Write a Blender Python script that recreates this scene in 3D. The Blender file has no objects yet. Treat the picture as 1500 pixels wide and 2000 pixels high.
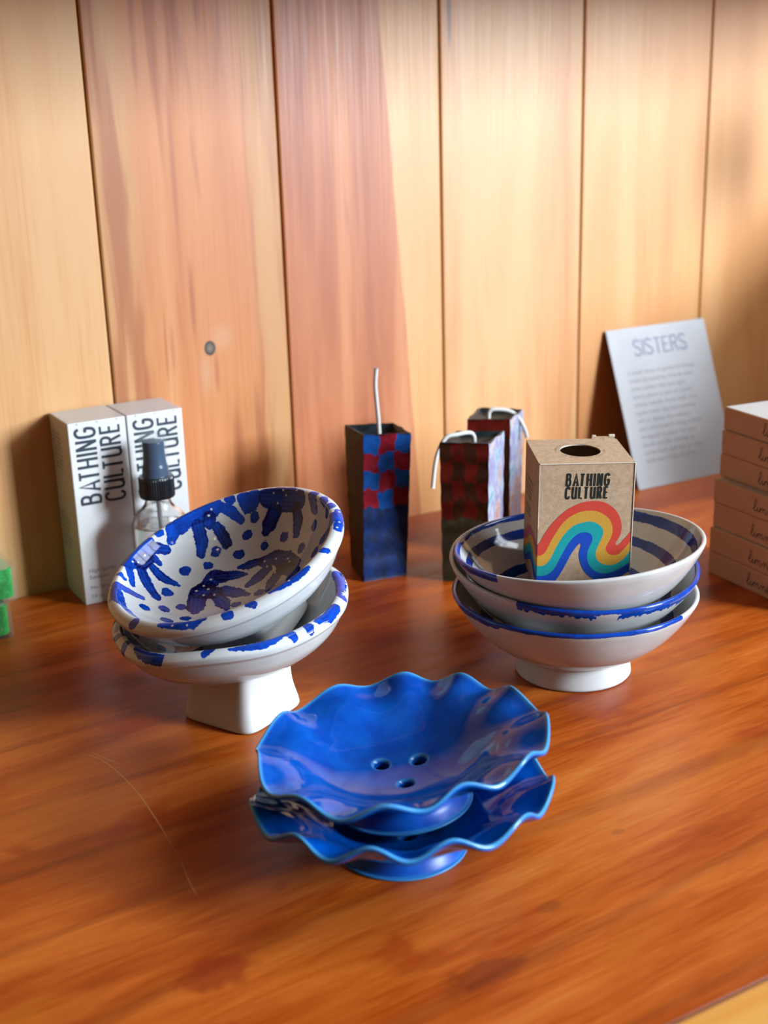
import bpy, bmesh, math, random
import numpy as np
from mathutils import Vector, Matrix

# ------------------------------------------------------------------ camera, world, lights, exposure
scene = bpy.context.scene
C = scene.collection

F_PX = 2487.0                                     # focal length in pixels of the 1500x2000 frame
_u = lambda v: np.array(v, float) / np.linalg.norm(v)
_Z = -_u([230, -7800, -F_PX]); _X = _u([4574, 928, -F_PX]); _X = _u(_X - _Z * _X.dot(_Z)); _Y = np.cross(_Z, _X)
CAM_R = np.array([_X, _Y, _Z])                    # camera axes -> world
CAM_POS = (-0.49534982, -0.87325549, 0.32781224)

cam_data = bpy.data.cameras.new('camera')
cam = bpy.data.objects.new('camera', cam_data); C.objects.link(cam)
m = Matrix.Identity(4)
for i in range(3):
    for j in range(3):
        m[i][j] = CAM_R[i][j]
    m[i][3] = CAM_POS[i]
cam.matrix_world = m
cam_data.sensor_fit = 'VERTICAL'; cam_data.sensor_height = 36.0; cam_data.sensor_width = 27.0
cam_data.lens = F_PX / 2000 * 36.0
cam_data.clip_start = 0.02
cam_data.dof.use_dof = True; cam_data.dof.focus_distance = 0.70; cam_data.dof.aperture_fstop = 8.0
scene.camera = cam

world = bpy.data.worlds.new('world'); scene.world = world; world.use_nodes = True
wn = world.node_tree.nodes; wl = world.node_tree.links; wn.clear()
wo = wn.new('ShaderNodeOutputWorld'); wb = wn.new('ShaderNodeBackground')
wtc = wn.new('ShaderNodeTexCoord'); wsep = wn.new('ShaderNodeSeparateXYZ'); wramp = wn.new('ShaderNodeValToRGB')
wmr = wn.new('ShaderNodeMapRange'); wmr.inputs[1].default_value = -1; wmr.inputs[2].default_value = 1
wl.new(wtc.outputs['Generated'], wsep.inputs[0]); wl.new(wsep.outputs[2], wmr.inputs[0]); wl.new(wmr.outputs[0], wramp.inputs[0])
wramp.color_ramp.elements[0].position = 0.45; wramp.color_ramp.elements[0].color = (0.50, 0.21, 0.07, 1)
wramp.color_ramp.elements[1].position = 0.9; wramp.color_ramp.elements[1].color = (0.66, 0.50, 0.36, 1)
wl.new(wramp.outputs[0], wb.inputs[0]); wb.inputs[1].default_value = 0.185
wl.new(wb.outputs[0], wo.inputs[0])

def look_area(name, loc, target, sx, sy, power, color):
    d = bpy.data.lights.new(name, 'AREA'); d.shape = 'RECTANGLE'; d.size = sx; d.size_y = sy
    d.energy = power; d.color = color
    o = bpy.data.objects.new(name, d); C.objects.link(o); o.location = loc
    o.rotation_euler = (Vector(target) - Vector(loc)).to_track_quat('-Z', 'Y').to_euler()
    return o
LDIR = Vector((0.55, -0.77, 0.31)).normalized()   # towards the daylight window
WIN = Vector((0, -0.2, 0.05)) + LDIR * 2.6
window_light = look_area('window_daylight', WIN, (0, -0.2, 0.05), 0.60, 0.78, 102, (0.76, 0.89, 1.0))
SIDE = Vector((0, -0.3, 0.05)) + Vector((0.60, -0.38, 0.70)).normalized() * 2.0      # smaller window high on the right-hand wall
side_window_light = look_area('side_window_daylight', SIDE, (0, -0.3, 0.05), 1.10, 0.72, 21, (0.84, 0.93, 1.0))
# small warm ceiling spots of the shop, seen only as glints in the glaze
for lx, ly, lz in ((-0.9, 0.55, 2.0), (-0.35, -1.6, 2.1), (0.35, -1.7, 2.1), (-1.1, -1.2, 2.1), (0.9, -1.0, 2.1)):
    d = bpy.data.lights.new('ceiling_lamp_light', 'POINT'); d.energy = 0.45; d.color = (1.0, 0.75, 0.5); d.shadow_soft_size = 0.03
    o = bpy.data.objects.new('ceiling_lamp_light', d); C.objects.link(o); o.location = (lx, ly if ly < 0 else -0.7, lz)

scene.view_settings.view_transform = 'Standard'; scene.view_settings.look = 'None'
scene.view_settings.exposure = 1.24; scene.view_settings.gamma = 1.0; scene.view_settings.use_curve_mapping = False

# ------------------------------------------------------------------ helpers
ALB = 0.45      # reflectances of the place relative to the display values they are picked from
def srgb(r, g, b):
    f = lambda c: (c / 255 / 12.92) if c / 255 <= 0.04045 else ((c / 255 + 0.055) / 1.055) ** 2.4
    k = ALB
    return (f(r) * k, f(g) * k, f(b) * k, 1)

class Mat:
    """node helper"""
    def __init__(s, name, rough=0.5, base=None, spec=0.5, coat=0.0, coat_rough=0.05, trans=0.0, ior=1.5):
        s.m = bpy.data.materials.new(name); s.m.use_nodes = True
        s.n = s.m.node_tree.nodes; s.l = s.m.node_tree.links
        s.b = s.n['Principled BSDF']
        s.b.inputs['Roughness'].default_value = rough
        s.b.inputs['Specular IOR Level'].default_value = spec
        s.b.inputs['Coat Weight'].default_value = coat; s.b.inputs['Coat Roughness'].default_value = coat_rough
        s.b.inputs['Transmission Weight'].default_value = trans; s.b.inputs['IOR'].default_value = ior
        if base is not None: s.b.inputs['Base Color'].default_value = base
    def node(s, t, **kw):
        n = s.n.new(t)
        for k, v in kw.items(): setattr(n, k, v)
        return n
    def coords(s, kind='Object', scale=(1, 1, 1), loc=(0, 0, 0)):
        tc = s.node('ShaderNodeTexCoord'); mp = s.node('ShaderNodeMapping')
        mp.inputs['Scale'].default_value = scale; mp.inputs['Location'].default_value = loc
        s.l.new(tc.outputs[kind], mp.inputs[0]); return mp.outputs[0]
    def noise(s, vec, scale, detail=4, rough=0.55, dist=0.0):
        n = s.node('ShaderNodeTexNoise'); n.inputs['Scale'].default_value = scale; n.inputs['Detail'].default_value = detail
        n.inputs['Roughness'].default_value = rough; n.inputs['Distortion'].default_value = dist
        s.l.new(vec, n.inputs['Vector']); return n.outputs['Fac']
    def ramp(s, fac, stops):
        r = s.node('ShaderNodeValToRGB'); e = r.color_ramp.elements
        while len(e) < len(stops): e.new(0.5)
        for k, (p, c) in enumerate(stops): e[k].position = p; e[k].color = c
        s.l.new(fac, r.inputs[0]); return r.outputs[0]
    def mix(s, fac, a, b, blend='MIX'):
        n = s.node('ShaderNodeMix', data_type='RGBA', blend_type=blend)
        for sock, v in ((n.inputs[0], fac), (n.inputs[6], a), (n.inputs[7], b)):
            if hasattr(v, 'node'): s.l.new(v, sock)
            else: sock.default_value = v
        return n.outputs[2]
    def math(s, op, a, b=0.0, c=0.0, clamp=False):
        n = s.node('ShaderNodeMath', operation=op); n.use_clamp = clamp
        for sock, v in zip(n.inputs, (a, b, c)):
            if hasattr(v, 'node'): s.l.new(v, sock)
            else: sock.default_value = v
        return n.outputs[0]
    def maprange(s, v, a, b, c=0.0, d=1.0, smooth=False):
        n = s.node('ShaderNodeMapRange'); n.interpolation_type = 'SMOOTHSTEP' if smooth else 'LINEAR'
        s.l.new(v, n.inputs[0])
        for k, x in enumerate((a, b, c, d)): n.inputs[k + 1].default_value = x
        return n.outputs[0]
    def attr(s, name):
        n = s.node('ShaderNodeAttribute'); n.attribute_name = name; return n.outputs['Fac']
    def color(s, sock): s.l.new(sock, s.b.inputs['Base Color']); return s
    def rough(s, sock): s.l.new(sock, s.b.inputs['Roughness']); return s
    def bump(s, h, strength=0.1, dist=0.001):
        n = s.node('ShaderNodeBump'); n.inputs['Strength'].default_value = strength; n.inputs['Distance'].default_value = dist
        s.l.new(h, n.inputs['Height']); s.l.new(n.outputs[0], s.b.inputs['Normal']); return s

def mesh_np(name, V, Fq, mats, smooth=True, attrs=None, midx=None):
    me = bpy.data.meshes.new(name)
    me.from_pydata([tuple(v) for v in V], [], [tuple(f) for f in Fq])
    for mm in (mats if isinstance(mats, (list, tuple)) else [mats]): me.materials.append(mm)
    if smooth: me.polygons.foreach_set('use_smooth', [True] * len(me.polygons))
    if midx is not None: me.polygons.foreach_set('material_index', midx)
    for k, a in (attrs or {}).items():
        at = me.attributes.new(k, 'FLOAT', 'POINT'); at.data.foreach_set('value', np.asarray(a, np.float32))
    me.update(); return me
def link(name, me, parent=None, loc=None, mw=None):
    o = bpy.data.objects.new(name, me); C.objects.link(o)
    if parent: o.parent = parent
    if loc is not None: o.location = loc
    if mw is not None: o.matrix_local = mw
    return o
def thing(name, label, cat, loc=(0, 0, 0), rotz=0.0, group=None, mw=None):
    o = bpy.data.objects.new(name, None); o.empty_display_size = 0.02; C.objects.link(o)
    if mw is not None: o.matrix_world = mw
    else: o.location = loc; o.rotation_euler = (0, 0, rotz)
    tag(o, label, cat, group); return o
def tag(o, label, cat, group=None):
    o['label'] = label; o['category'] = cat
    if group: o['group'] = group
def frame(tx, ty):
    """plate frame whose normal is tilted to (tx, ty, 1)"""
    n = _u([tx, ty, 1]); a = _u(np.array([1, 0, 0]) - n * n[0]); b = np.cross(n, a); return a, b, n
def frame_m(c, tx, ty, k=1.0):
    a, b, n = frame(tx, ty); M = Matrix.Identity(4)
    for i in range(3): M[i][0] = a[i] * k; M[i][1] = b[i] * k; M[i][2] = n[i] * k; M[i][3] = c[i]
    return M
def dense(prof, n):
    P = np.array(prof, float)
    # Catmull-Rom through the profile points, then resample by arc length
    Q = np.vstack([2 * P[0] - P[1], P, 2 * P[-1] - P[-2]]); out = []
    for i in range(1, len(Q) - 2):
        p0, p1, p2, p3 = Q[i - 1:i + 3]
        for t in np.linspace(0, 1, 12, endpoint=False):
            out.append(0.5 * ((2 * p1) + (-p0 + p2) * t + (2 * p0 - 5 * p1 + 4 * p2 - p3) * t * t + (-p0 + 3 * p1 - 3 * p2 + p3) * t ** 3))
    out.append(P[-1]); out = np.array(out); out[:, 0] = np.maximum(out[:, 0], 0)
    s = np.r_[0, np.cumsum(np.hypot(*np.diff(out, axis=0).T))]; ss = np.linspace(0, s[-1], n)
    return np.stack([np.interp(ss, s, out[:, 0]), np.interp(ss, s, out[:, 1])], 1), ss
def revolve(rz, nseg, deform=None):
    """rz (n,2) in mm -> verts in m, quads; row 0 and last row may be at r=0"""
    n = len(rz); th = np.linspace(0, 2 * np.pi, nseg, endpoint=False)
    Rr = np.repeat(rz[:, 0][:, None], nseg, 1); Zz = np.repeat(rz[:, 1][:, None], nseg, 1); T = np.repeat(th[None], n, 0)
    if deform: Rr, Zz = deform(Rr, Zz, T)
    V = np.stack([Rr * np.cos(T), Rr * np.sin(T), Zz], -1).reshape(-1, 3) * 1e-3
    i, j = np.meshgrid(np.arange(n - 1), np.arange(nseg), indexing='ij'); j2 = (j + 1) % nseg
    Fq = np.stack([i * nseg + j, i * nseg + j2, (i + 1) * nseg + j2, (i + 1) * nseg + j], -1).reshape(-1, 4)
    return V, Fq, T.reshape(-1)

def new_bm(): return bmesh.new()
def bm_box(bm, x0, x1, y0, y1, z0, z1, mat=0, bevel=0.0, seg=2, M=None):
    vs = [bm.verts.new((x, y, z)) for x in (x0, x1) for y in (y0, y1) for z in (z0, z1)]
    idx = [(0, 1, 3, 2), (4, 6, 7, 5), (0, 4, 5, 1), (2, 3, 7, 6), (0, 2, 6, 4), (1, 5, 7, 3)]
    fs = [bm.faces.new([vs[i] for i in q]) for q in idx]
    for f in fs: f.material_index = mat
    geo = vs
    if bevel:
        es = list({e for f in fs for e in f.edges})
        r = bmesh.ops.bevel(bm, geom=es, offset=bevel, segments=seg, affect='EDGES', profile=0.5)
        geo = list({v for f in r['faces'] for v in f.verts} | {v for v in vs if v.is_valid})
        for f in r['faces']: f.material_index = mat
    if M is not None: bmesh.ops.transform(bm, matrix=M, verts=geo)
    return geo
def bm_obj(name, bm, mats, parent=None, smooth=False, loc=None, mw=None):
    bmesh.ops.recalc_face_normals(bm, faces=bm.faces[:])
    me = bpy.data.meshes.new(name); bm.to_mesh(me); bm.free()
    for mm in (mats if isinstance(mats, (list, tuple)) else [mats]): me.materials.append(mm)
    if smooth: me.polygons.foreach_set('use_smooth', [True] * len(me.polygons))
    return link(name, me, parent, loc, mw)
def tube_mesh(name, pts, rad, mat, seg=10, parent=None):
    pts = [Vector(p) for p in pts]; V = []; Fq = []; up = Vector((0.3, 0.9, 0.1)).normalized()
    for i, p in enumerate(pts):
        d = (pts[min(i + 1, len(pts) - 1)] - pts[max(i - 1, 0)]).normalized()
        a = d.cross(up).normalized(); b = d.cross(a).normalized(); r = rad[i] if isinstance(rad, (list, tuple)) else rad
        for k in range(seg):
            t = 2 * math.pi * k / seg; V.append(p + (a * math.cos(t) + b * math.sin(t)) * r)
    for i in range(len(pts) - 1):
        for k in range(seg):
            k2 = (k + 1) % seg; Fq.append((i * seg + k, i * seg + k2, (i + 1) * seg + k2, (i + 1) * seg + k))
    Fq.append(tuple(range(seg))); Fq.append(tuple((len(pts) - 1) * seg + k for k in range(seg - 1, -1, -1)))
    return link(name, mesh_np(name, V, Fq, mat), parent)
def spline(pts, n=12):
    P = [np.array(p, float) for p in pts]; Q = [2 * P[0] - P[1]] + P + [2 * P[-1] - P[-2]]; out = []
    for i in range(1, len(Q) - 2):
        p0, p1, p2, p3 = Q[i - 1:i + 3]
        for t in np.linspace(0, 1, n, endpoint=False):
            out.append(0.5 * ((2 * p1) + (-p0 + p2) * t + (2 * p0 - 5 * p1 + 4 * p2 - p3) * t * t + (-p0 + 3 * p1 - 3 * p2 + p3) * t ** 3))
    out.append(P[-1]); return np.array(out)

# ---- flat lettering: strokes as ribbons laid a hair above a face
GLYPH = {
 'B': (.40, [[(0, 0), (0, 1)], [(0, .95), (.22, .95), (.33, .86), (.33, .66), (.22, .55), (0, .55)], [(0, .55), (.24, .53), (.37, .42), (.37, .17), (.26, .05), (0, .05)]]),
 'A': (.44, [[(0, 0), (.22, 1), (.44, 0)], [(.09, .3), (.35, .3)]]),
 'T': (.40, [[(0, .94), (.40, .94)], [(.20, .94), (.20, 0)]]),
 'H': (.38, [[(0, 0), (0, 1)], [(.38, 0), (.38, 1)], [(0, .5), (.38, .5)]]),
 'I': (.02, [[(.01, 0), (.01, 1)]]),
 'N': (.38, [[(0, 0), (0, 1)], [(0, 1), (.38, 0)], [(.38, 0), (.38, 1)]]),
 'G': (.40, [[(.40, .80), (.34, .93), (.2, .96), (.06, .88), (0, .7), (0, .3), (.06, .1), (.2, .04), (.34, .1), (.40, .24), (.40, .48), (.22, .48)]]),
 'C': (.38, [[(.38, .78), (.32, .92), (.2, .96), (.06, .88), (0, .7), (0, .3), (.06, .1), (.2, .04), (.32, .08), (.38, .22)]]),
 'U': (.38, [[(0, 1), (0, .22), (.07, .07), (.2, .04), (.32, .1), (.38, .25)], [(.38, 1), (.38, 0)]]),
 'L': (.32, [[(0, 1), (0, .06), (.32, .06)]]),
 'R': (.38, [[(0, 0), (0, 1)], [(0, .95), (.22, .95), (.34, .85), (.34, .64), (.22, .52), (0, .52)], [(.18, .52), (.38, 0)]]),
 'E': (.34, [[(.34, .95), (0, .95)], [(0, 1), (0, 0)], [(0, .05), (.34, .05)], [(0, .52), (.29, .52)]]),
 'S': (.38, [[(.36, .80), (.30, .92), (.18, .96), (.05, .9), (.01, .76), (.06, .62), (.3, .42), (.37, .26), (.32, .1), (.18, .04), (.05, .09), (0, .22)]]),
 ' ': (.2, []),
}
def glyph_strips(text, h, weight, gap, width=None, flare=0.0, slant=0.0):
    """returns list of strips [(left pts),(right pts)] in 2-D, origin at lower left; width scales x to fit"""
    x = 0; strokes = []
    prev = ''
    for ch in text:
        w, st = GLYPH[ch]; x -= {'AT': .13, 'LT': .13}.get(prev + ch, 0); prev = ch
        for s in st: strokes.append([(x + px, py) for px, py in s])
        x += w + gap
    tot = x - gap; kx = (width / (tot + weight)) if width else h; out = []
    for s in strokes:
        P = np.array(s, float)
        P = np.stack([(P[:, 0] + weight / 2) * kx + slant * P[:, 1] * h, P[:, 1] * h], 1)
        if len(P) > 4: P = spline([tuple(p) for p in P], 4)
        wpx = weight * kx; d = np.gradient(P, axis=0) if len(P) > 2 else np.repeat((P[1] - P[0])[None], 2, 0)
        nn = np.stack([-d[:, 1], d[:, 0]], 1) / (np.hypot(*d.T)[:, None] + 1e-9)
        t = np.linspace(-1, 1, len(P)); ww = wpx * (1 + flare * t * t)
        if abs(d[0][0]) > abs(d[0][1]) and len(P) <= 2: ww = ww * 0.8
        out.append((P + nn * ww[:, None] / 2, P - nn * ww[:, None] / 2))
    return out
class Print:
    """collects flat printed shapes on one face: origin + u*U + v*V, lifted by e along N"""
    def __init__(s, O, U, V, e=0.00012):
        s.O, s.U, s.V = Vector(O), Vector(U).normalized(), Vector(V).normalized(); s.N = s.U.cross(s.V); s.e = e; s.k = 0
    def pt(s, p): return s.O + s.U * p[0] + s.V * p[1] + s.N * (s.e + s.k * 2e-6)
    def strip(s, bm, A, B, mat):
        s.k += 1; va = [bm.verts.new(s.pt(p)) for p in A]; vb = [bm.verts.new(s.pt(p)) for p in B]
        for i in range(len(A) - 1):
            try: f = bm.faces.new((va[i], vb[i], vb[i + 1], va[i + 1])); f.material_index = mat
            except ValueError: pass
    def line(s, bm, p, q, w, mat):
        p = np.array(p, float); q = np.array(q, float); d = (q - p) / (np.linalg.norm(q - p) + 1e-12); n = np.array([-d[1], d[0]]) * w / 2
        s.strip(bm, [p + n, q + n], [p - n, q - n], mat)
    def path(s, bm, P, w, mat):
        P = np.array(P, float); d = np.gradient(P, axis=0); n = np.stack([-d[:, 1], d[:, 0]], 1) / (np.hypot(*d.T)[:, None] + 1e-12) * w / 2
        s.strip(bm, P + n, P - n, mat)
    def text(s, bm, text, x, y, h, mat, weight=.14, gap=.22, width=None, rot=0.0, flare=0.0, slant=0.0):
        c, sn = math.cos(rot), math.sin(rot)
        for A, B in glyph_strips(text, h, weight, gap, width, flare, slant):
            R = lambda P: [(x + p[0] * c - p[1] * sn, y + p[0] * sn + p[1] * c) for p in P]
            s.strip(bm, R(A), R(B), mat)
    def font(s, bm, body, x, y, size, mat, rot=0.0, sx=1.0):
        """small print set in Blender's built-in face"""
        cu = bpy.data.curves.new('print', 'FONT'); cu.body = body; cu.size = size; cu.fill_mode = 'FRONT'; cu.resolution_u = 2
        o = bpy.data.objects.new('print', cu); C.objects.link(o)
        dg = bpy.context.evaluated_depsgraph_get(); me = bpy.data.meshes.new_from_object(o.evaluated_get(dg))
        s.k += 1; c, sn = math.cos(rot), math.sin(rot)
        vs = [bm.verts.new(s.pt((x + v.co.x * sx * c - v.co.y * sn, y + v.co.x * sx * sn + v.co.y * c))) for v in me.vertices]
        for p in me.polygons:
            try: f = bm.faces.new([vs[i] for i in p.vertices]); f.material_index = mat
            except ValueError: pass
        bpy.data.objects.remove(o); bpy.data.meshes.remove(me); bpy.data.curves.remove(cu)

def vnoise(x, y, seed=0):
    """cheap smooth value noise, numpy"""
    def h(i, j): 
        v = np.sin(i * 127.1 + j * 311.7 + seed * 74.7) * 43758.5453; return v - np.floor(v)
    i, j = np.floor(x), np.floor(y); fx, fy = x - i, y - j; fx = fx * fx * (3 - 2 * fx); fy = fy * fy * (3 - 2 * fy)
    return (h(i, j) * (1 - fx) + h(i + 1, j) * fx) * (1 - fy) + (h(i, j + 1) * (1 - fx) + h(i + 1, j + 1) * fx) * fy

# ------------------------------------------------------------------ materials of the setting
def wall_wood(name, c_dark, c_mid, c_light, seed, stops=(0.30, 0.52, 0.75), extra=None):
    M = Mat(name, rough=0.5, spec=0.42)
    v = M.coords('Object', (1, 1, 1), (seed * 1.37, 0, seed * 0.71))
    big = M.noise(M.coords('Object', (22, 1, 2.2), (seed * 3.1, 0, seed)), 1.0, 4, 0.55, 0.7)
    fine = M.noise(M.coords('Object', (420, 1, 7), (seed, 0, seed * 2)), 1.0, 3, 0.6, 0.3)
    f = M.math('ADD', M.math('MULTIPLY', big, 0.72), M.math('MULTIPLY', fine, 0.28))
    col = M.ramp(f, [(stops[0], c_dark), (stops[1], c_mid), (stops[2], c_light)])
    if extra: col = extra(M, col)
    M.color(col)
    M.rough(M.maprange(fine, 0.3, 0.7, 0.42, 0.54)); M.bump(fine, 0.06, 0.0004)
    return M.m
def sepxyz(M, kind='Object'):
    tc = M.node('ShaderNodeTexCoord'); sp = M.node('ShaderNodeSeparateXYZ'); M.l.new(tc.outputs[kind], sp.inputs[0]); return sp.outputs
def ellipse(M, o, cx, cz, rx, rz):
    a = M.math('DIVIDE', M.math('SUBTRACT', o[0], cx), rx); b = M.math('DIVIDE', M.math('SUBTRACT', o[2], cz), rz)
    return M.math('SQRT', M.math('ADD', M.math('MULTIPLY', a, a), M.math('MULTIPLY', b, b)))
def ex_knot(M, col):
    o = sepxyz(M)
    # pale sap strips along both edges of the board
    nz = M.math('MULTIPLY', M.math('SUBTRACT', M.noise(M.coords('Object', (14, 1, 6)), 1, 2), 0.5), 0.03)
    xx = M.math('ADD', o[0], nz)
    l = M.maprange(xx, -0.203, -0.178, 1, 0, True); r = M.maprange(xx, -0.112, -0.094, 0, 1, True)
    col = M.mix(M.math('MULTIPLY', M.math('MAXIMUM', l, r), 0.75), col, srgb(226, 168, 104))
    # long orange flames below and above the knot
    fl = M.noise(M.coords('Object', (46, 1, 3.2), (2.2, 0, 0.4)), 1, 3, 0.5, 1.2)
    col = M.mix(M.math('MULTIPLY', M.maprange(fl, 0.50, 0.68, 0, 1, True), 0.75), col, srgb(183, 92, 34))
    # pale halo on the upper right and lower left of the knot
    h1 = ellipse(M, o, -0.1335, 0.168, 0.011, 0.012); h2 = ellipse(M, o, -0.1475, 0.143, 0.007, 0.018)
    col = M.mix(M.math('MULTIPLY', M.maprange(M.math('MINIMUM', h1, h2), 0.0, 1.3, 1, 0, True), 0.4), col, srgb(232, 184, 142))
    for cx, cz, rx, rz, s in ((-0.1545, 0.196, 0.0022, 0.03, 0.55), (-0.139, 0.142, 0.0022, 0.016, 0.45), (-0.1265, 0.075, 0.004, 0.04, 0.45), (-0.172, 0.165, 0.002, 0.02, 0.35), (-0.1615, 0.29, 0.0022, 0.05, 0.4), (-0.108, 0.10, 0.003, 0.035, 0.4)):
        e = ellipse(M, o, cx, cz, rx, rz); col = M.mix(M.math('MULTIPLY', M.maprange(e, 0.3, 1.3, 1, 0, True), s), col, srgb(168, 80, 32))
    e = ellipse(M, o, -0.1433, 0.1612, 0.0043, 0.0053)
    knot = M.ramp(M.math('MULTIPLY', e, 0.5), [(0.0, srgb(150, 125, 100)), (0.25, srgb(120, 95, 75)), (0.40, srgb(50, 42, 36)), (0.50, srgb(70, 45, 30))])
    return M.mix(M.maprange(e, 0.95, 1.12, 1, 0, True), col, knot)
def ex_two(M, col):
    o = sepxyz(M)
    xb = M.math('ADD', M.math('MULTIPLY', M.math('SUBTRACT', o[2], 0.09), -0.0690), 0.0298)
    nz = M.math('MULTIPLY', M.math('SUBTRACT', M.noise(M.coords('Object', (1, 1, 9)), 1, 2), 0.5), 0.006)
    t = M.maprange(M.math('SUBTRACT', M.math('ADD', o[0], nz), xb), -0.0010, 0.0012, 0, 1, True)
    fl = M.noise(M.coords('Object', (60, 1, 3.6), (5.2, 0, 1.4)), 1, 3, 0.5, 1.0)
    dk = M.ramp(M.noise(M.coords('Object', (34, 1, 2.6), (7.7, 0, 0.3)), 1, 4, 0.6, 0.8), [(0.32, srgb(196, 102, 48)), (0.55, srgb(224, 134, 76)), (0.75, srgb(236, 158, 102))])
    dk = M.mix(M.math('MULTIPLY', M.maprange(fl, 0.52, 0.66, 0, 1, True), 0.45), dk, srgb(178, 88, 40))
    return M.mix(t, dk, col)
def ex_streak(M, col):
    o = sepxyz(M)
    e = ellipse(M, o, 0.0700, 0.40, 0.0022, 0.040)
    return M.mix(M.math('MULTIPLY', M.maprange(e, 0.55, 1.0, 1, 0, True), 0.85), col, srgb(120, 50, 22))
L1, L2, L3 = srgb(228, 144, 78), srgb(246, 176, 106), srgb(253, 200, 140)
W_light = [wall_wood('pine_board_a', L1, L2, L3, 1), wall_wood('pine_board_b', srgb(220, 148, 86), L2, L3, 2), wall_wood('pine_board_c', L1, srgb(246, 186, 122), L3, 3)]
W_knot = wall_wood('pine_board_knotty', srgb(208, 112, 50), srgb(232, 144, 78), srgb(243, 170, 108), 4, extra=ex_knot)
W_two = wall_wood('pine_board_two_tone', L1, L2, L3, 5, extra=ex_two)
W_streak = wall_wood('pine_board_streaked', L1, srgb(246, 186, 122), L3, 6, extra=ex_streak)

# back wall: tongue-and-groove boards, one mesh
WX0, BW = -0.2191, 0.14
bm = new_bm()
mats = W_light + [W_knot, W_two, W_streak]
for k in range(-7, 9):
    x0 = WX0 + BW * k; mi = {0: 3, 1: 4, 2: 5}.get(k, k % 3); g = 0.0010
    z0, z1, bv = -0.02, 1.1, 0.0016
    # board profile: flat face with eased edges
    prof = [(x0 + g / 2, 0.010), (x0 + g / 2, bv), (x0 + g / 2 + bv * 0.35, bv * 0.3), (x0 + g / 2 + bv, 0), (x0 + BW - g / 2 - bv, 0), (x0 + BW - g / 2 - bv * 0.35, bv * 0.3), (x0 + BW - g / 2, bv), (x0 + BW - g / 2, 0.010)]
    lo = [bm.verts.new((x, y, z0)) for x, y in prof]; hi = [bm.verts.new((x, y, z1)) for x, y in prof]
    for a in range(len(prof) - 1):
        f = bm.faces.new((lo[a], lo[a + 1], hi[a + 1], hi[a])); f.material_index = mi
backing = Mat('groove_shadow_wood', 0.8, srgb(96, 48, 20)).m
mats.append(backing)
bm_box(bm, WX0 - BW * 7, WX0 + BW * 9, 0.008, 0.03, -0.02, 1.1, mat=len(mats) - 1)
wall = bm_obj('wall_back', bm, mats); wall['kind'] = 'structure'

# table
def table_wood():
    M = Mat('cherry_tabletop', rough=0.36, spec=0.28)
    rot = M.node('ShaderNodeMapping'); tc = M.node('ShaderNodeTexCoord'); rot.inputs['Rotation'].default_value = (0, 0, math.radians(-3)); M.l.new(tc.outputs['Object'], rot.inputs[0])
    def co(s, l=(0, 0, 0)):
        mp = M.node('ShaderNodeMapping'); mp.inputs['Scale'].default_value = s; mp.inputs['Location'].default_value = l; M.l.new(rot.outputs[0], mp.inputs[0]); return mp.outputs[0]
    big = M.noise(co((2.4, 13, 1)), 1, 4, 0.55, 1.2)
    mid = M.noise(co((9, 75, 1), (3, 1, 0)), 1, 4, 0.6, 0.6)
    fine = M.noise(co((40, 520, 1), (1, 4, 0)), 1, 2, 0.6)
    f = M.math('ADD', M.math('ADD', M.math('MULTIPLY', big, 0.56), M.math('MULTIPLY', mid, 0.28)), M.math('MULTIPLY', fine, 0.16))
    col = M.ramp(f, [(0.32, srgb(128, 40, 2)), (0.45, srgb(188, 80, 12)), (0.56, srgb(220, 112, 36)), (0.72, srgb(244, 150, 68))])
    # dark wavy growth line
    w = M.node('ShaderNodeTexWave'); w.wave_type = 'BANDS'; w.bands_direction = 'Y'
    w.inputs['Scale'].default_value = 1.0; w.inputs['Distortion'].default_value = 5.0; w.inputs['Detail'].default_value = 2; w.inputs['Detail Scale'].default_value = 1.2
    M.l.new(co((0.8, 5.5, 1), (0.3, 0.1, 0)), w.inputs['Vector'])
    col = M.mix(M.math('MULTIPLY', M.maprange(w.outputs['Fac'], 0.95, 1.0, 0, 1), 0.25), col, srgb(88, 36, 12))
    # blotchy red and amber stains
    s1 = M.noise(co((16, 26, 1), (9, 2, 0)), 1, 3, 0.5, 0.3)
    col = M.mix(M.math('MULTIPLY', M.maprange(s1, 0.63, 0.70, 0, 1, True), 0.55), col, srgb(168, 52, 6))
    s2 = M.noise(co((10, 30, 1), (4, 7, 0)), 1, 3, 0.5, 0.3)
    col = M.mix(M.math('MULTIPLY', M.maprange(s2, 0.60, 0.72, 0, 1, True), 0.4), col, srgb(214, 120, 30))
    o = sepxyz(M)
    for cx, cy, rx, ry, c, k in ((-0.347, -0.464, 0.016, 0.011, (150, 40, 4), 0.7), (-0.366, -0.497, 0.014, 0.009, (156, 44, 4), 0.6), (-0.256, -0.521, 0.022, 0.007, (120, 44, 14), 0.55), (-0.222, -0.428, 0.010, 0.006, (150, 62, 12), 0.4), (-0.145, -0.470, 0.004, 0.002, (90, 40, 20), 0.3), (-0.208, -0.5, 0.006, 0.004, (110, 50, 24), 0.3)):
        a = M.math('DIVIDE', M.math('SUBTRACT', o[0], cx), rx); b = M.math('DIVIDE', M.math('SUBTRACT', o[1], cy), ry)
        e = M.math('ADD', M.math('SQRT', M.math('ADD', M.math('MULTIPLY', a, a), M.math('MULTIPLY', b, b))), M.math('MULTIPLY', M.math('SUBTRACT', M.noise(co((120, 120, 1)), 1, 3), 0.5), 1.2))
        col = M.mix(M.math('MULTIPLY', M.maprange(e, 0.6, 1.2, 1, 0, True), k), col, srgb(*c))
    M.color(col); M.rough(M.maprange(mid, 0.3, 0.7, 0.30, 0.42)); M.bump(fine, 0.05, 0.0003)
    return M.m
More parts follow.
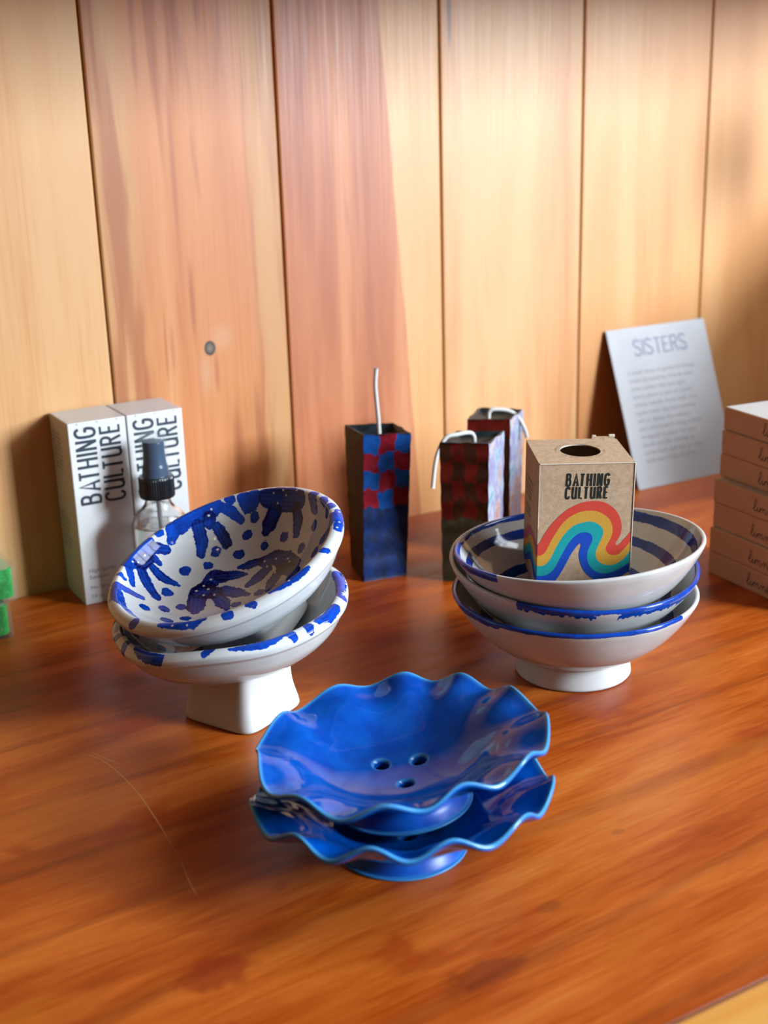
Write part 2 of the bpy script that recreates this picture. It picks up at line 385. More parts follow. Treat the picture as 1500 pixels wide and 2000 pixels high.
T_wood = table_wood()
Me = Mat('light_edge_wood', 0.35)
Me.color(Me.ramp(Me.noise(Me.coords('Object', (4, 60, 60)), 1, 4, 0.6, 0.4), [(0.3, srgb(240, 160, 66)), (0.6, srgb(255, 190, 96)), (0.8, srgb(255, 208, 128))]))
scratch = Mat('scratched_finish', 0.5, srgb(230, 160, 100)).m
table = thing('wooden_table', 'reddish cherry wood table with glossy scratched top that everything stands on', 'table', (0, 0, 0))
bm = new_bm()
bm_box(bm, -1.3, 1.5, -0.5825, -0.0008, -0.035, 0.0, 0, bevel=0.0015)
for pts in ([(-0.3371, -0.2537), (-0.3290, -0.2700), (-0.3250, -0.3050), (-0.3262, -0.3450), (-0.3290, -0.3805)], [(-0.3312, -0.2575), (-0.3268, -0.2690), (-0.3225, -0.2790)], [(-0.329, -0.382), (-0.332, -0.400), (-0.333, -0.412)]):
    P = spline(pts, 10); d = np.gradient(P, axis=0); n = np.stack([-d[:, 1], d[:, 0]], 1) / np.hypot(*d.T)[:, None]
    w = 0.00032 * np.sin(np.linspace(0.15, 3.0, len(P)))[:, None]
    va = [bm.verts.new((p[0], p[1], 0.00005)) for p in P + n * w]; vb = [bm.verts.new((p[0], p[1], 0.00005)) for p in P - n * w]
    for i in range(len(P) - 1): f = bm.faces.new((va[i], vb[i], vb[i + 1], va[i + 1])); f.material_index = 1
bm_obj('tabletop', bm, [T_wood, scratch], table)
bm = new_bm(); bm_box(bm, -1.3, 1.5, -0.6400, -0.5830, -0.045, 0.0022, 0, bevel=0.0030, seg=3)
bm_obj('edge_strip', bm, [Me.m], table)
for lx in (-1.2, 1.4):
    for ly in (-0.56, -0.06):
        bm = new_bm(); bm_box(bm, lx - 0.03, lx + 0.03, ly - 0.03, ly + 0.03, -0.75, -0.035, 0, bevel=0.002); bm_obj('leg', bm, [T_wood], table)
bm = new_bm(); bm_box(bm, -2.5, 3, -4, 0.03, -0.78, -0.75); fl = bm_obj('floor', bm, [Mat('floor_boards', 0.5, srgb(120, 84, 56)).m]); fl['kind'] = 'structure'

# ------------------------------------------------------------------ glazes
def painted_glaze(name, blue_lo, blue_hi, body_a, body_b, jag=0.5):
    M = Mat(name, rough=0.07, spec=0.26)
    p = M.attr('paint'); tone = M.attr('tone')
    jn = M.noise(M.coords('Object', (1, 1, 1)), 900, 2, 0.6)
    pm = M.maprange(M.math('ADD', p, M.math('MULTIPLY', M.math('SUBTRACT', jn, 0.5), jag)), -0.10, 0.18, 0, 1, True)
    n1 = M.noise(M.coords('Object'), 160, 4, 0.65, 0.6); n2 = M.noise(M.coords('Object'), 45, 3, 0.6)
    t = M.math('ADD', M.math('MULTIPLY', n1, 0.55), M.math('ADD', M.math('MULTIPLY', n2, 0.35), M.math('MULTIPLY', tone, -0.22)))
    blue = M.ramp(t, [(0.10, blue_lo), (0.56, blue_hi)])
    sp = M.maprange(M.noise(M.coords('Object'), 700, 1, 0.5), 0.74, 0.80, 0, 1)
    body = M.mix(M.math('MULTIPLY', sp, 0.35), M.ramp(n2, [(0.35, body_a), (0.65, body_b)]), srgb(150, 140, 130))
    M.color(M.mix(pm, body, blue)); M.bump(n2, 0.03, 0.0006)
    return M.m
G_polka = painted_glaze('cobalt_brushwork_glaze', srgb(2, 14, 78), srgb(16, 92, 232), srgb(226, 230, 232), srgb(238, 240, 240))
G_stripe = painted_glaze('striped_glaze', srgb(4, 36, 118), srgb(12, 88, 214), srgb(216, 216, 214), srgb(230, 230, 228), jag=0.7)
G_white = painted_glaze('plain_white_glaze', srgb(18, 38, 110), srgb(30, 84, 200), srgb(222, 220, 218), srgb(230, 228, 226))
def matte_foot():
    M = Mat('bare_white_stoneware', 0.42, spec=0.4)
    M.color(M.ramp(M.noise(M.coords('Object'), 60, 3), [(0.3, srgb(228, 228, 226)), (0.7, srgb(238, 238, 236))])); return M.m
G_foot = matte_foot()
def blue_glaze():
    M = Mat('royal_blue_glaze', rough=0.08, spec=0.24)
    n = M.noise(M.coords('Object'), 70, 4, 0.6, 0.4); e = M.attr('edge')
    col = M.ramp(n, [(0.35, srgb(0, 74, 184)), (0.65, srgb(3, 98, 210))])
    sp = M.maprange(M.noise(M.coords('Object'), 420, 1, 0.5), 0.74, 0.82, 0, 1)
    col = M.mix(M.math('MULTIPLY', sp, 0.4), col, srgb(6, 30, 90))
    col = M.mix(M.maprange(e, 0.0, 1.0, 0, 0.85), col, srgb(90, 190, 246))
    M.color(col); M.bump(n, 0.04, 0.0006); return M.m
G_blue = blue_glaze(); G_blue_foot = G_blue.copy(); G_blue_foot.name = 'royal_blue_thin_glaze'; G_blue_foot.node_tree.nodes['Principled BSDF'].inputs['Roughness'].default_value = 0.38

# ------------------------------------------------------------------ brushed bowls on square pedestals
DOTS=[[-54.0,16.9],[-41.5,16.7],[-31.3,17.5],[-45.6,3.1],[-34.6,4.2],[-33.7,32.2],[-15.8,44.1],[-1.2,40.8],[7.8,46.7],[17.4,34.9],[29.4,41.0],[39.9,45.1],[31.4,26.7],[42.8,18.0],[44.2,-1.3],[59.8,-4.1],[46.7,-21.4],[-5.5,-2.5],[8.4,-4.3],[36.1,65.4]]
PET=[[[-67.0,35.4,3.5],[-59.4,31.7,3.2],[-51.8,28.0,2.2]],[[-60.0,45.5,2.2],[-57.9,42.0,1.5]],[[-71,6,3.2],[-69.5,-9,3],[-66,-21,2.5],[-60,-31,1.2]],[[-69.8,28.1,5],[-71.4,19.3,5],[-71.9,14.3,4.0],[-72.1,9.3,3]],[[-51.0,52.7,2.8],[-52.1,45.7,2.8],[-53.9,38.2,1.6]],[[-42.6,50.7,3.5],[-43.1,40.5,3.8],[-41.8,28.1,2.6]],[[-34.1,52.5,2.8],[-31.3,43.8,3.6],[-24.7,35.5,1.8]],[[-30.3,58.0,3],[-28.7,54.1,2.2]],[[-25.9,64.2,4.5],[-19.9,61.5,3.5]],[[-49.9,55.3,5],[-44.0,58.6,6.0],[-38.0,61.3,7],[-33.5,63.8,6.0],[-28.8,65.9,5]],[[-41.2,55.5,5],[-34.8,58.6,5]],[[-31.9,69.9,3],[-27.2,69.1,3]],[[-20.1,72.6,2.5],[-17.6,72.4,2.5]],[[-8.3,71.5,5.5],[-13.9,65.5,3]],[[0.4,72.3,5],[-4.6,70.0,4]],[[7.6,66.1,4.5],[3.8,57.1,4.5],[-1.7,49.8,2.8]],[[-3.8,73.2,4],[1.7,72.8,4.5],[7.1,71.9,5],[13.7,71.2,5.75],[20.2,69.9,6.5],[26.3,67.9,4.5]],[[16.7,65.8,5],[13.9,63.3,3.5]],[[17.4,58.8,3.4],[16.8,51.1,4.2],[14.8,45.7,2.8]],[[28.6,65.1,3.4],[31.3,59.2,4.2],[32.3,50.7,2.6]],[[18.3,54.6,3],[16.5,45.9,3]],[[43.5,58.3,5.5],[40.3,53.1,4]],[[48.7,53.2,6],[43.7,50.9,3.5]],[[54.5,45.5,6],[57.0,41.6,6.75],[59.3,37.5,7.5],[64.5,27.0,8],[68.0,19.2,6]],[[52.0,35.2,5.5],[43.9,33.9,5.5],[38.9,32.6,3.4]],[[62.1,20.0,4],[56.1,14.0,4.8],[49.6,10.2,3.2]],[[74.6,7.3,4.8],[69.5,2.4,4.2],[67.3,-1.1,2.5]],[[77.2,-4.9,3],[74.2,-11.9,2.5]],[[74.4,-19.0,4.5],[69.5,-20.5,3.5]],[[69.6,-31.3,3.2],[65.6,-35.3,3.85],[61.4,-38.8,4.5],[53.5,-22.7,3]],[[-8.0,28.3,6],[-3.0,30.9,6.5],[-0.1,27.3,5]],[[-0.2,29.3,4.2],[6.1,24.3,4.6],[12.1,18.2,1.6]],[[-4.5,16.9,4.5],[-0.4,8.8,5],[4.1,-0.3,1.6]],[[-9.9,15.5,4],[-10.3,6.6,5],[-11.3,-1.9,2.5]],[[-12.4,25.8,7],[-19.2,22.2,6],[-24.7,12.7,6],[-26.6,8.4,3.5]],[[-15.5,25.3,7],[-10.2,19.2,6]],[[25.1,17.5,5],[30.8,13.3,6],[33.9,4.8,6.5],[34.1,-5.4,6]],[[22.2,20.5,3.4],[17.4,23.6,4],[11.7,27.2,2]],[[21.9,10.4,4.5],[14.9,9.5,5],[8.2,9.1,2.8]],[[24.5,-0.0,4.5],[18.8,-3.1,4.8],[13.5,-7.2,2.8]],[[29.4,2.1,5],[30.6,-7.7,5],[31.7,-12.3,4]],[[30.2,-12.3,5],[27.2,-14.1,4]],[[-75.1,-22.5,3.6],[-77.1,-21.5,3]],[[-65.5,-42.0,1.5],[-62.1,-47.1,2.05],[-58.3,-52.0,2.6],[-54.5,-56.5,2.7],[-50.4,-60.8,2.8],[-42.5,-63.6,1.6]],[[-31.9,-71.7,3],[-29.7,-73.1,3]],[[-16.4,-75.2,3.2],[-15.1,-77.3,2.6]],[[-2.3,-76.5,1.2],[3.6,-76.9,2.0],[9.5,-76.8,2.8],[15.9,-76.0,2.8],[22.3,-74.6,2.8],[27.5,-73.3,1.6]],[[43.6,-64.6,3],[45.2,-65.8,2.6]],[[63.1,-48.8,3],[67.2,-43.8,3.0],[70.9,-38.4,3],[73.7,-33.3,3.0],[76.1,-28.0,3]],[[-76.0,20.8,3],[-74.1,26.5,3.0],[-71.8,32.1,3]]]
WH=[[21.5,69.2],[17.5,67.2],[-35.5,60.5],[-42.4,56.1],[-46.3,56.4],[-11.8,28.6],[-17.4,27.1],[-15.7,21.1],[-11.0,24.3],[-5.9,30.8],[-10.6,17.3],[60.2,41.9],[64.5,32.0],[66.0,35.7],[71.4,24.6],[56.8,36.0],[25.1,17.5],[30.7,12.1],[35.1,3.8],[34.1,0.5],[24.0,2.6],[23.8,12.3],[-59.8,-50.5],[-53.0,-58.5],[12.0,-75.9],[68.3,-42.0],[75.4,-29.3],[63.6,-47.5]]
LIP2=[[[-32.0,-71.5,1.2],[-27.6,-73.5,1.7999999999999998],[-23.0,-75.2,2.4],[-18.4,-76.5,2.7],[-13.7,-77.6,3],[-8.9,-77.8,2.8],[-4.1,-77.8,2.6],[0.7,-77.3,1.9],[5.4,-76.6,1.2]],[[8.2,-78.1,3.4],[8.5,-80.5,2.8]],[[21.6,-75.3,3.4],[21.2,-79.1,2.6]],[[29.3,-72.5,2.4],[34.2,-71.6,3.2],[39.0,-70.3,4],[43.9,-66.3,4.0],[48.4,-61.9,4]],[[62.0,-46.7,3],[61.7,-51.8,3]],[[77.0,-12.2,4],[75.1,-20.1,4.25],[72.3,-27.7,4.5],[68.8,-34.3,4.25],[64.8,-40.5,4]],[[-75.1,-18.7,2],[-74.1,-26.2,3.0],[-72.3,-33.7,4],[-69.3,-41.7,4]],[[-41.3,-63.7,3],[-46.8,-64.4,2.6]],[[-77.1,-4.0,3],[-82.3,-7.2,3]],[[-77.6,9.5,3],[-81.0,12.8,3]],[[-70.0,40.4,2.5],[-73.8,29.8,2.5],[-76.1,19.0,2.5]]]
def sd_capsules(X, Y, segs):
    """signed distance (mm, negative inside) to chains of round cones; also overlap count"""
    best = np.full(X.shape, 1e3); cnt = np.zeros(X.shape); nseg = 0
    for ch in segs:
        lo = np.full(X.shape, 1e3); nseg_chain = 0; lo_t = None
        for (x0, y0, r0), (x1, y1, r1) in zip(ch[:-1], ch[1:]):
            dx, dy = x1 - x0, y1 - y0; L = dx * dx + dy * dy + 1e-9
            t = np.clip(((X - x0) * dx + (Y - y0) * dy) / L, 0, 1)
            rad = r0 + (r1 - r0) * t; q = np.hypot(X - x0 - t * dx, Y - y0 - t * dy); lat = ((X - x0) * dy - (Y - y0) * dx) / math.sqrt(L)
            new = q - rad; lo_t = np.where(new < lo, 0.55 + 0.9 * (q / rad) ** 2 + 0.35 * np.sin(lat * 2.6 + nseg), lo_t) if nseg_chain else 0.55 + 0.9 * (q / rad) ** 2 + 0.35 * np.sin(lat * 2.6 + nseg)
            lo = np.minimum(lo, new); nseg_chain = 1
        nseg += 1; cnt = np.where(lo < 0, np.maximum(cnt * 0.6, 0) + np.clip(-lo / 0.6, 0, 1) * lo_t, cnt); best = np.minimum(best, lo)
    return best, cnt
P_IN = [(0, -29.5), (12, -29), (24, -27), (36, -23.5), (45, -18), (53, -11), (58.5, -4.5), (61.8, 0.5), (63.5, 3), (66.5, 2.8), (69, .8), (69.5, -.8), (69, -3.2)]
P_OUT = [(69, -3.2), (67.6, -4.6), (66.9, -5.2), (65.0, -8.5), (60, -15.5), (52, -22.5), (42, -28), (31, -31.8), (20, -33.8), (0, -34.5)]
LAST_IN = [c for c in PET if c[0][0] ** 2 + c[0][1] ** 2 < 71 ** 2]
LIP1 = [c for c in PET if c not in LAST_IN]
def pedestal_bowl(name, label, pose, lip, rotpat, ped_h, ped_up=None, wob=0.0, ped_rot=0.0):
    c, tx, ty, k = pose
    root = thing(name, label, 'bowl', group='brush-painted pedestal bowls', mw=frame_m(c, tx, ty, k))
    rin, sin_ = dense(P_IN, 190); rout, so = dense(P_OUT, 70); rz = np.vstack([rin, rout[1:]])
    def deform(Rr, Zz, T):
        w = np.clip((Rr - 40) / 30, 0, 1) * wob
        return Rr * (1 + w * (0.009 * np.sin(4 * T + 0.6) + 0.006 * np.sin(7 * T + 2))), Zz + w * (0.9 * np.sin(3 * T + 1) + 0.7 * np.sin(5 * T))
    V, Fq, T = revolve(rz, 480, deform)
    s = np.repeat(np.r_[sin_, np.full(len(rout) - 1, 400.0)], 480)
    s[190 * 480:] = np.repeat(sin_[-1] + so[1:], 480)
    cr, sr = math.cos(rotpat), math.sin(rotpat)
    X, Y = s * np.cos(T), s * np.sin(T); Xi, Yi = X * cr + Y * sr, -X * sr + Y * cr
    d1, n1 = sd_capsules(Xi, Yi, LAST_IN + [c_ for c_ in lip if c_ in LIP1 and c_[0][2] >= 4 and rotpat])
    dots = [[(x, y, 3.5 + 0.5 * math.sin(7 * x)), (x + 1.2 * math.cos(y), y + 1.2 * math.sin(x * 3), 3.2)] for x, y in DOTS]
    d2, n2 = sd_capsules(Xi, Yi, dots)
    d3, n3 = sd_capsules(X, Y, lip)
    # bristly brush ends: angular ripple plus noise
    ja = (vnoise(Xi * 1.3, Yi * 1.3, 1) - 0.5) * 0.9 + (vnoise(Xi * 0.45, Yi * 0.45, 2) - 0.5) * 0.8 + np.where(s < 45, 0.45, 0.0)
    d = np.minimum(np.minimum(d1, d2), d3) + ja
    wx = np.array(WH); wd = np.full(X.shape, 99.)
    for x, y in WH:
        inner = x * x + y * y < 60 ** 2 or not rotpat
        wd = np.minimum(wd, np.hypot((Xi if inner else X) - x, (Yi if inner else Y) - y) - 0.75)
    d = np.maximum(d, -wd); d[s > sin_[-1] + 3.2] = 9
    me = mesh_np('bowl', V, Fq, G_polka, attrs={'paint': np.clip(-d, -3, 3), 'tone': np.clip(n1 + n2 * .6 + n3 * .4, 0, 2.6)})
    link('bowl_body', me, root)
    # square flared pedestal, in the table's frame
    a = math.atan2(0.0247, 0.0369) + ped_rot; prof = [(0.0, 25.0), (0.8, 25.8), (2.5, 26.0), (8.0, 24.8), (15.0, 23.2), (22.0, 22.6), (ped_h, 22.8), (ped_h + 6, 24.5)]
    nseg = 96; V = []; Fq = []
    def sq(h, t, pw=6.5): return h / (abs(math.cos(t)) ** pw + abs(math.sin(t)) ** pw) ** (1 / pw)
    rows = [(0.0, 0.0), (0.0, 20)] + prof
    for z, h in rows:
        for q in range(nseg):
            t = 2 * math.pi * q / nseg; r = sq(h, t); V.append((r * math.cos(t + a) * 1e-3, r * math.sin(t + a) * 1e-3, z * 1e-3))
    for i in range(len(rows) - 1):
        for q in range(nseg):
            q2 = (q + 1) % nseg; Fq.append((i * nseg + q, i * nseg + q2, (i + 1) * nseg + q2, (i + 1) * nseg + q))
    me = mesh_np('pedestal', V, Fq, G_foot)
    o = bpy.data.objects.new('pedestal', me); C.objects.link(o); o.parent = root
    if ped_up is None:
        o.matrix_local = Matrix.Translation((0, 0, -(34.0 + ped_h) * 1e-3))
    else:
        o.matrix_local = root.matrix_world.inverted() @ Matrix.Translation(ped_up)
    md = o.modifiers.new('round', 'SUBSURF'); md.levels = md.render_levels = 2
    return root
pedestal_bowl('pedestal_bowl', 'lower of the two blue-brushed white bowls, standing on its square white pedestal', ((-.2428, -.2518, .0623), -.1175, .0262, .966), LIP2, 2.3, 30, (-.2414, -.2551, 0.0), wob=1.0, ped_rot=math.radians(-7))
pedestal_bowl('pedestal_bowl', 'upper blue-and-white brushed bowl tilted inside the other one, speckled with dots', ((-.2430, -.2478, .0918), -.353, -.041, .998), LIP1, 0.0, 18, None, wob=0.0)

# ------------------------------------------------------------------ three striped bowls
B_IN = [(0, -34.5), (18, -34), (32, -32), (44, -27), (54, -20), (62, -12), (68, -3), (70, .8), (71.2, 1.4), (72.3, 1), (72.5, 0)]
B_OUT = [(72.5, 0), (70.6, -4), (65, -12.5), (57, -22), (47, -30.5), (40, -34.5), (35.6, -37.0)]
F_PROF = [(33.2, -36.0), (33.2, -38.0), (33.6, -42), (34.4, -48), (34.6, -50.2), (34.0, -51), (32.2, -51), (31.5, -50), (30.5, -44), (29, -39.5), (0, -38.5)]
def smooth_rand(T, n, seed):
    r = np.random.RandomState(seed).rand(n); x = (T / (2 * np.pi) % 1) * n; i = np.floor(x).astype(int); f = x - i; f = f * f * (3 - 2 * f)
    return r[i % n] * (1 - f) + r[(i + 1) % n] * f
def striped_bowl(label, pose, kind, foot_h=1.0):
    c, tx, ty, k = pose
    root = thing('striped_bowl', label, 'bowl', group='striped bowls in the stack', mw=frame_m(c, tx, ty, k))
    rin, si = dense(B_IN, 170); rout, so = dense(B_OUT + [(30, -38.5), (0, -38.6)], 110); rz = np.vstack([rin, rout[1:]])
    V, Fq, T = revolve(rz, 600); S = np.repeat(np.r_[si, si[-1] + so[1:]], 600); e = si[-1]
    D = lambda deg: np.radians(deg); ang = (np.degrees(T) + 180) % 360 - 180
    cosv = lambda t0: np.cos(T - D(t0)); jit = (smooth_rand(T, 60, 3) - .5) * 1.1 + (smooth_rand(T, 300, 4) - .5) * 0.35
    band = lambda lo, hi: np.minimum(S - lo + jit, hi + jit - S)
    if kind == 'top':
        d = band(77.0 + 5.0 * cosv(115), 83.4 + 5.0 * cosv(115)); d = np.maximum(d, band(61.5 + 8.5 * cosv(115), 67.8 + 8.3 * cosv(115)))
        d = np.maximum(d, band(39 + 6.5 * cosv(115), 46.5 + 6.5 * cosv(115))); d = np.maximum(d, 17 + jit - S)
        # rim stays blue on the left only
        a3 = (ang + 360) % 360; rim = np.minimum(a3 - 62, 194 - a3) * 1.2 + (smooth_rand(S, 40, 2) - .5) * 3 + (smooth_rand(T, 300, 14) - .5) * 3; run = 2.0 + 1.5 * smooth_rand(T, 60, 9)
        dr = np.minimum(np.minimum(S - (e - 4), e + run - S), rim); d = np.maximum(np.where(S > e - 1.5, -2, d), dr)
    elif kind == 'mid':
        d = band(74 + 0 * T, 79 + 0 * T) * 0 - 2; d = np.maximum(d, band(55 + 4 * cosv(60), 63 + 4 * cosv(60))); d = np.maximum(d, band(30 + 0 * T, 38 + 0 * T))
        on = np.clip((ang + 153) / 3, -1, 1) * 1.0; on = np.where(ang > 20, -1, on)
        run = 1.8 + 2.6 * smooth_rand(T, 40, 5) ** 1.5 + 3.0 * smooth_rand(T, 420, 6) ** 1.6 + 1.6 * ((ang > -104) & (ang < -60)); run = np.where((ang > -118) & (ang < -108), run * 0.35, run)
        dr = np.minimum(np.minimum(S - (e - 4.5 + jit), e + run - S), on * 2); d = np.maximum(d, dr)
        gap = np.hypot((ang + 113) / 5.5, (S - e - 1.6) / 1.1) - 1; d = np.minimum(d, gap * 1.2 + 0.1 + (smooth_rand(T, 500, 15) - .5) * 0.5)
    else:
        d = band(52 + 5 * cosv(30), 62 + 5 * cosv(30)); d = np.maximum(d, band(28 + 0 * T, 36 + 0 * T))
        on = np.where((ang < -72) | (ang > 110), 1.0, -1.0); run = 0.7 + 0.8 * smooth_rand(T, 80, 7); run = np.where((ang < -163) | (ang > 160), 2.6 + 1.6 * smooth_rand(T, 300, 8), run)
        dr = np.minimum(np.minimum(S - (e - 5), e + run - S), on * 2); d = np.maximum(d, dr)
    tone = np.where(S > e - 6, 0.2, 1.0) + 0.5 * smooth_rand(T, 24, 11)
    me = mesh_np('bowl', V, Fq, G_stripe, attrs={'paint': np.clip(d, -3, 3), 'tone': tone})
    link('bowl_body', me, root)
    fp = [(r, -38 + (z + 38) * foot_h if z < -38 else z) for r, z in F_PROF]
    rzf, _ = dense(fp, 60); V, Fq, T = revolve(rzf, 160); link('foot_ring', mesh_np('foot', V, Fq, G_foot), root)
    return root
striped_bowl('bottom bowl of the three-bowl stack, plain white outside, its foot on the table', ((-.0500, -.3145, .0513), 0, 0, 1.0), 'low')
striped_bowl('middle bowl of the stack of three, blue glaze dripping over its rim', ((-.0490, -.3120, .0690), -.004, -.075, 1.012), 'mid', 0.75)
striped_bowl('top bowl of the stack of three, blue rings inside, holding the kraft box', ((-.0530, -.3210, .0830), -.0376, .0656, 1.0), 'top', 0.6)

# ------------------------------------------------------------------ ruffled soap dishes
def ruffled_dish(label, pose, ctrl, foot_h, wav_amp, foot_at=None):
    c, tx, ty, k = pose
    root = thing('ruffled_soap_dish', label, 'soap dish', group='ruffled blue soap dishes', mw=frame_m(c, tx, ty, k))
    ctrl = sorted(((math.radians(p) % (2 * math.pi)), r, s_) for p, r, s_ in ctrl)
    ph = np.array([c_[0] for c_ in ctrl]); rr = np.array([c_[1] for c_ in ctrl]); sg = np.array([c_[2] for c_ in ctrl], float)
    P = np.r_[ph[-1] - 2 * np.pi, ph, ph[0] + 2 * np.pi]; Rv = np.r_[rr[-1], rr, rr[0]]; Sv = np.r_[sg[-1], sg, sg[0]]
    def interp(t, v):
        i = np.clip(np.searchsorted(P, t, side='right') - 1, 0, len(P) - 2); f = (t - P[i]) / (P[i + 1] - P[i]); f = 0.5 - 0.5 * np.cos(np.pi * f)
        return v[i] * (1 - f) + v[i + 1] * f
    prof_in = [(0, -22.0), (14, -21.3), (26, -18.8), (34, -15.6), (41, -11.2), (47.5, -7.0), (54, -3.8), (61, -1.6), (65.2, 0.2), (66.4, 1.0)]
    prof_out = [(66.4, 1.0), (67.2, 0.6), (67.3, -0.4), (66.6, -1.6), (61, -4.6), (55, -7.0), (48, -11.0), (41, -15.2), (34, -19.4), (26, -22.4), (14, -24.4), (0, -24.8)]
    a_, sa = dense(prof_in, 130); b_, sb = dense(prof_out, 100); rz = np.vstack([a_, b_[1:]]); n = 560
    HP = [(-0.8, 18.6), (15.2, 10.4), (-0.3, -3.2)]
    def deform(Rr, Zz, T):
        s_ = interp(T, Sv); r_ = interp(T, Rv); w = np.clip((Rr - 36) / 31, 0, 1)
        R2 = Rr * (1 + (r_ / 67.3 - 1) * w ** 2 * 1.0); wz = w ** 1.7
        Z2 = Zz + s_ * wav_amp * wz
        for x, y in HP:
            d = np.hypot(Rr * np.cos(T) - x, Rr * np.sin(T) - y); top = (np.arange(Rr.shape[0]) < 130)[:, None]
            Z2 = Z2 - np.where(top, 1.0, 0) * 1.6 * np.clip(1 - (d - 3.2) / 1.7, 0, 1) ** 2
        return R2, Z2
    V, Fq, T = revolve(rz, n, deform)
    S = np.repeat(np.r_[sa, sa[-1] + sb[1:]], n); e = sa[-1]
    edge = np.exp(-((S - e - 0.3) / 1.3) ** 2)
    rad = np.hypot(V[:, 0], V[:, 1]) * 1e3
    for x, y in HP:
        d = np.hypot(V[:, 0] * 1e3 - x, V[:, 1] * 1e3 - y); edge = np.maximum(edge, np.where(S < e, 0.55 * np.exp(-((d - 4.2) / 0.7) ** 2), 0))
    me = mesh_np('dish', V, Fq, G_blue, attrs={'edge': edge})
    bmd = new_bm(); bmd.from_mesh(me); bmesh.ops.remove_doubles(bmd, verts=bmd.verts, dist=1e-6); bmesh.ops.recalc_face_normals(bmd, faces=bmd.faces); bmd.to_mesh(me); bmd.free()
    o = link('dish_body', me, root)
    # drain holes cut through the floor
    cutters = []
    for x, y in HP:
        bmc = new_bm(); bmesh.ops.create_cone(bmc, cap_ends=True, segments=40, radius1=0.0034, radius2=0.0034, depth=0.03)
        mc = bpy.data.meshes.new('cut'); bmc.to_mesh(mc); bmc.free(); mc.materials.append(G_blue); co = bpy.data.objects.new('cut', mc); C.objects.link(co)
        co.matrix_world = root.matrix_world @ Matrix.Translation((x * 1e-3, y * 1e-3, -0.022)); cutters.append(co)
        md = o.modifiers.new('b', 'BOOLEAN'); md.operation = 'DIFFERENCE'; md.object = co; md.solver = 'EXACT'
    bpy.context.view_layer.update(); dg = bpy.context.evaluated_depsgraph_get()
    me2 = bpy.data.meshes.new_from_object(o.evaluated_get(dg)); o.modifiers.clear(); o.data = me2; me2.name = 'dish'
    for co in cutters: bpy.data.objects.remove(co)
    # flared hollow foot
    fp = [(26, 0.5), (25.5, -1.5), (26.5, -foot_h * 0.55), (29.6, -foot_h * 0.9), (31.3, -foot_h + 1.0), (31.2, -foot_h + 0.1), (30.3, -foot_h), (28.8, -foot_h + 0.4), (24, -foot_h * 0.5), (22.5, 0.5)]
    rzf, sf = dense(fp, 60); V, Fq, T = revolve(rzf, 160); e2 = np.repeat(np.exp(-((rzf[:, 1] + foot_h - 0.3) / 0.8) ** 2) * (rzf[:, 0] > 29), 160) * 0.9
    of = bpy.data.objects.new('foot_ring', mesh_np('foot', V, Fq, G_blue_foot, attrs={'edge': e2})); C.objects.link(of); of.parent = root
    if foot_at is None: of.matrix_local = Matrix.Translation((0, 0, -0.0222))
    else: of.matrix_local = root.matrix_world.inverted() @ Matrix.Translation((foot_at[0], foot_at[1], foot_h * 1e-3))
    return root
D1C = [(157.9, 64, 1), (139, 67.5, -1), (119.7, 65.3, 1), (106, 68.4, -1), (87, 67, 1), (72, 69.6, -1), (56.3, 67.2, 1), (43.5, 67.6, -1), (30.1, 66.7, 1), (15.5, 66.3, -1), (2, 66.3, 1), (-14.5, 68.6, -1), (-31, 69.4, 1), (-49, 69.4, -1), (-63.7, 68.4, 1), (-80, 66.6, -1), (-95, 63.6, 1), (-111, 66.5, -1), (-124.6, 69, 1), (-141, 70.6, -1), (-158.2, 67.8, 1), (-178, 67.7, -1)]
D2C = [(162.8, 68.5, 1), (141, 68, -1), (121, 66, 1), (106, 69, -1), (88, 67, 1), (72, 69, -1), (56, 67, 1), (42, 68, -1), (28, 67, 1), (12, 67, -1), (-4, 67, 1), (-20, 68, -1), (-35.5, 69, 1), (-56, 66.9, -1), (-70.5, 68.4, 1), (-88, 68.6, -1), (-102.5, 66.9, 1), (-117.5, 67.6, -1), (-131, 67.6, 1), (-146, 69.4, -1), (-161.5, 66.9, 1), (-178, 68.2, -1)]
ruffled_dish('lower ruffled royal-blue soap dish, its round foot resting on the table', ((-.2405, -.4325, .0345), .029, .125, 1.0), D2C, 14.0, 3.2, foot_at=(-.2361, -.4233))
ruffled_dish('upper ruffled royal-blue soap dish with three drain holes, stacked on the other', ((-.2345, -.4200, .0530), -.06, .074, 1.0), D1C, 10.5, 2.9)

# ------------------------------------------------------------------ kraft box in the top bowl
def kraft():
    M = Mat('kraft_card', 0.75, spec=0.25); v = M.coords('Object')
    f = M.noise(v, 2600, 3, 0.8); g = M.noise(v, 300, 3, 0.6)
    M.color(M.ramp(M.math('ADD', M.math('MULTIPLY', f, 0.75), M.math('MULTIPLY', g, 0.25)), [(0.36, srgb(176, 138, 106)), (0.5, srgb(218, 182, 146)), (0.64, srgb(246, 216, 184))]))
    M.bump(f, 0.08, 0.0002); return M.m
def ink(name, c, k=0.22):
    M = Mat(name, 0.65, spec=0.25); f = M.noise(M.coords('Object'), 2600, 3, 0.8); c2 = srgb(*[min(255, x + 34) for x in c])
    M.color(M.ramp(f, [(0.38, srgb(*[int(x * 0.88) for x in c])), (0.55, srgb(*c)), (0.72, c2)])); return M.m
K = kraft(); INK = ink('black_ink', (22, 30, 26)); RED = ink('red_ink', (250, 78, 58)); YEL = ink('yellow_ink', (248, 182, 62)); TEAL = ink('teal_ink', (14, 186, 188)); BLU = ink('blue_ink', (4, 82, 212)); PNK = ink('pink_ink', (206, 104, 128)); SML = ink('brown_small_print', (84, 52, 26)); WORN = Mat('worn_card_edge', 0.7, srgb(226, 208, 188)).m
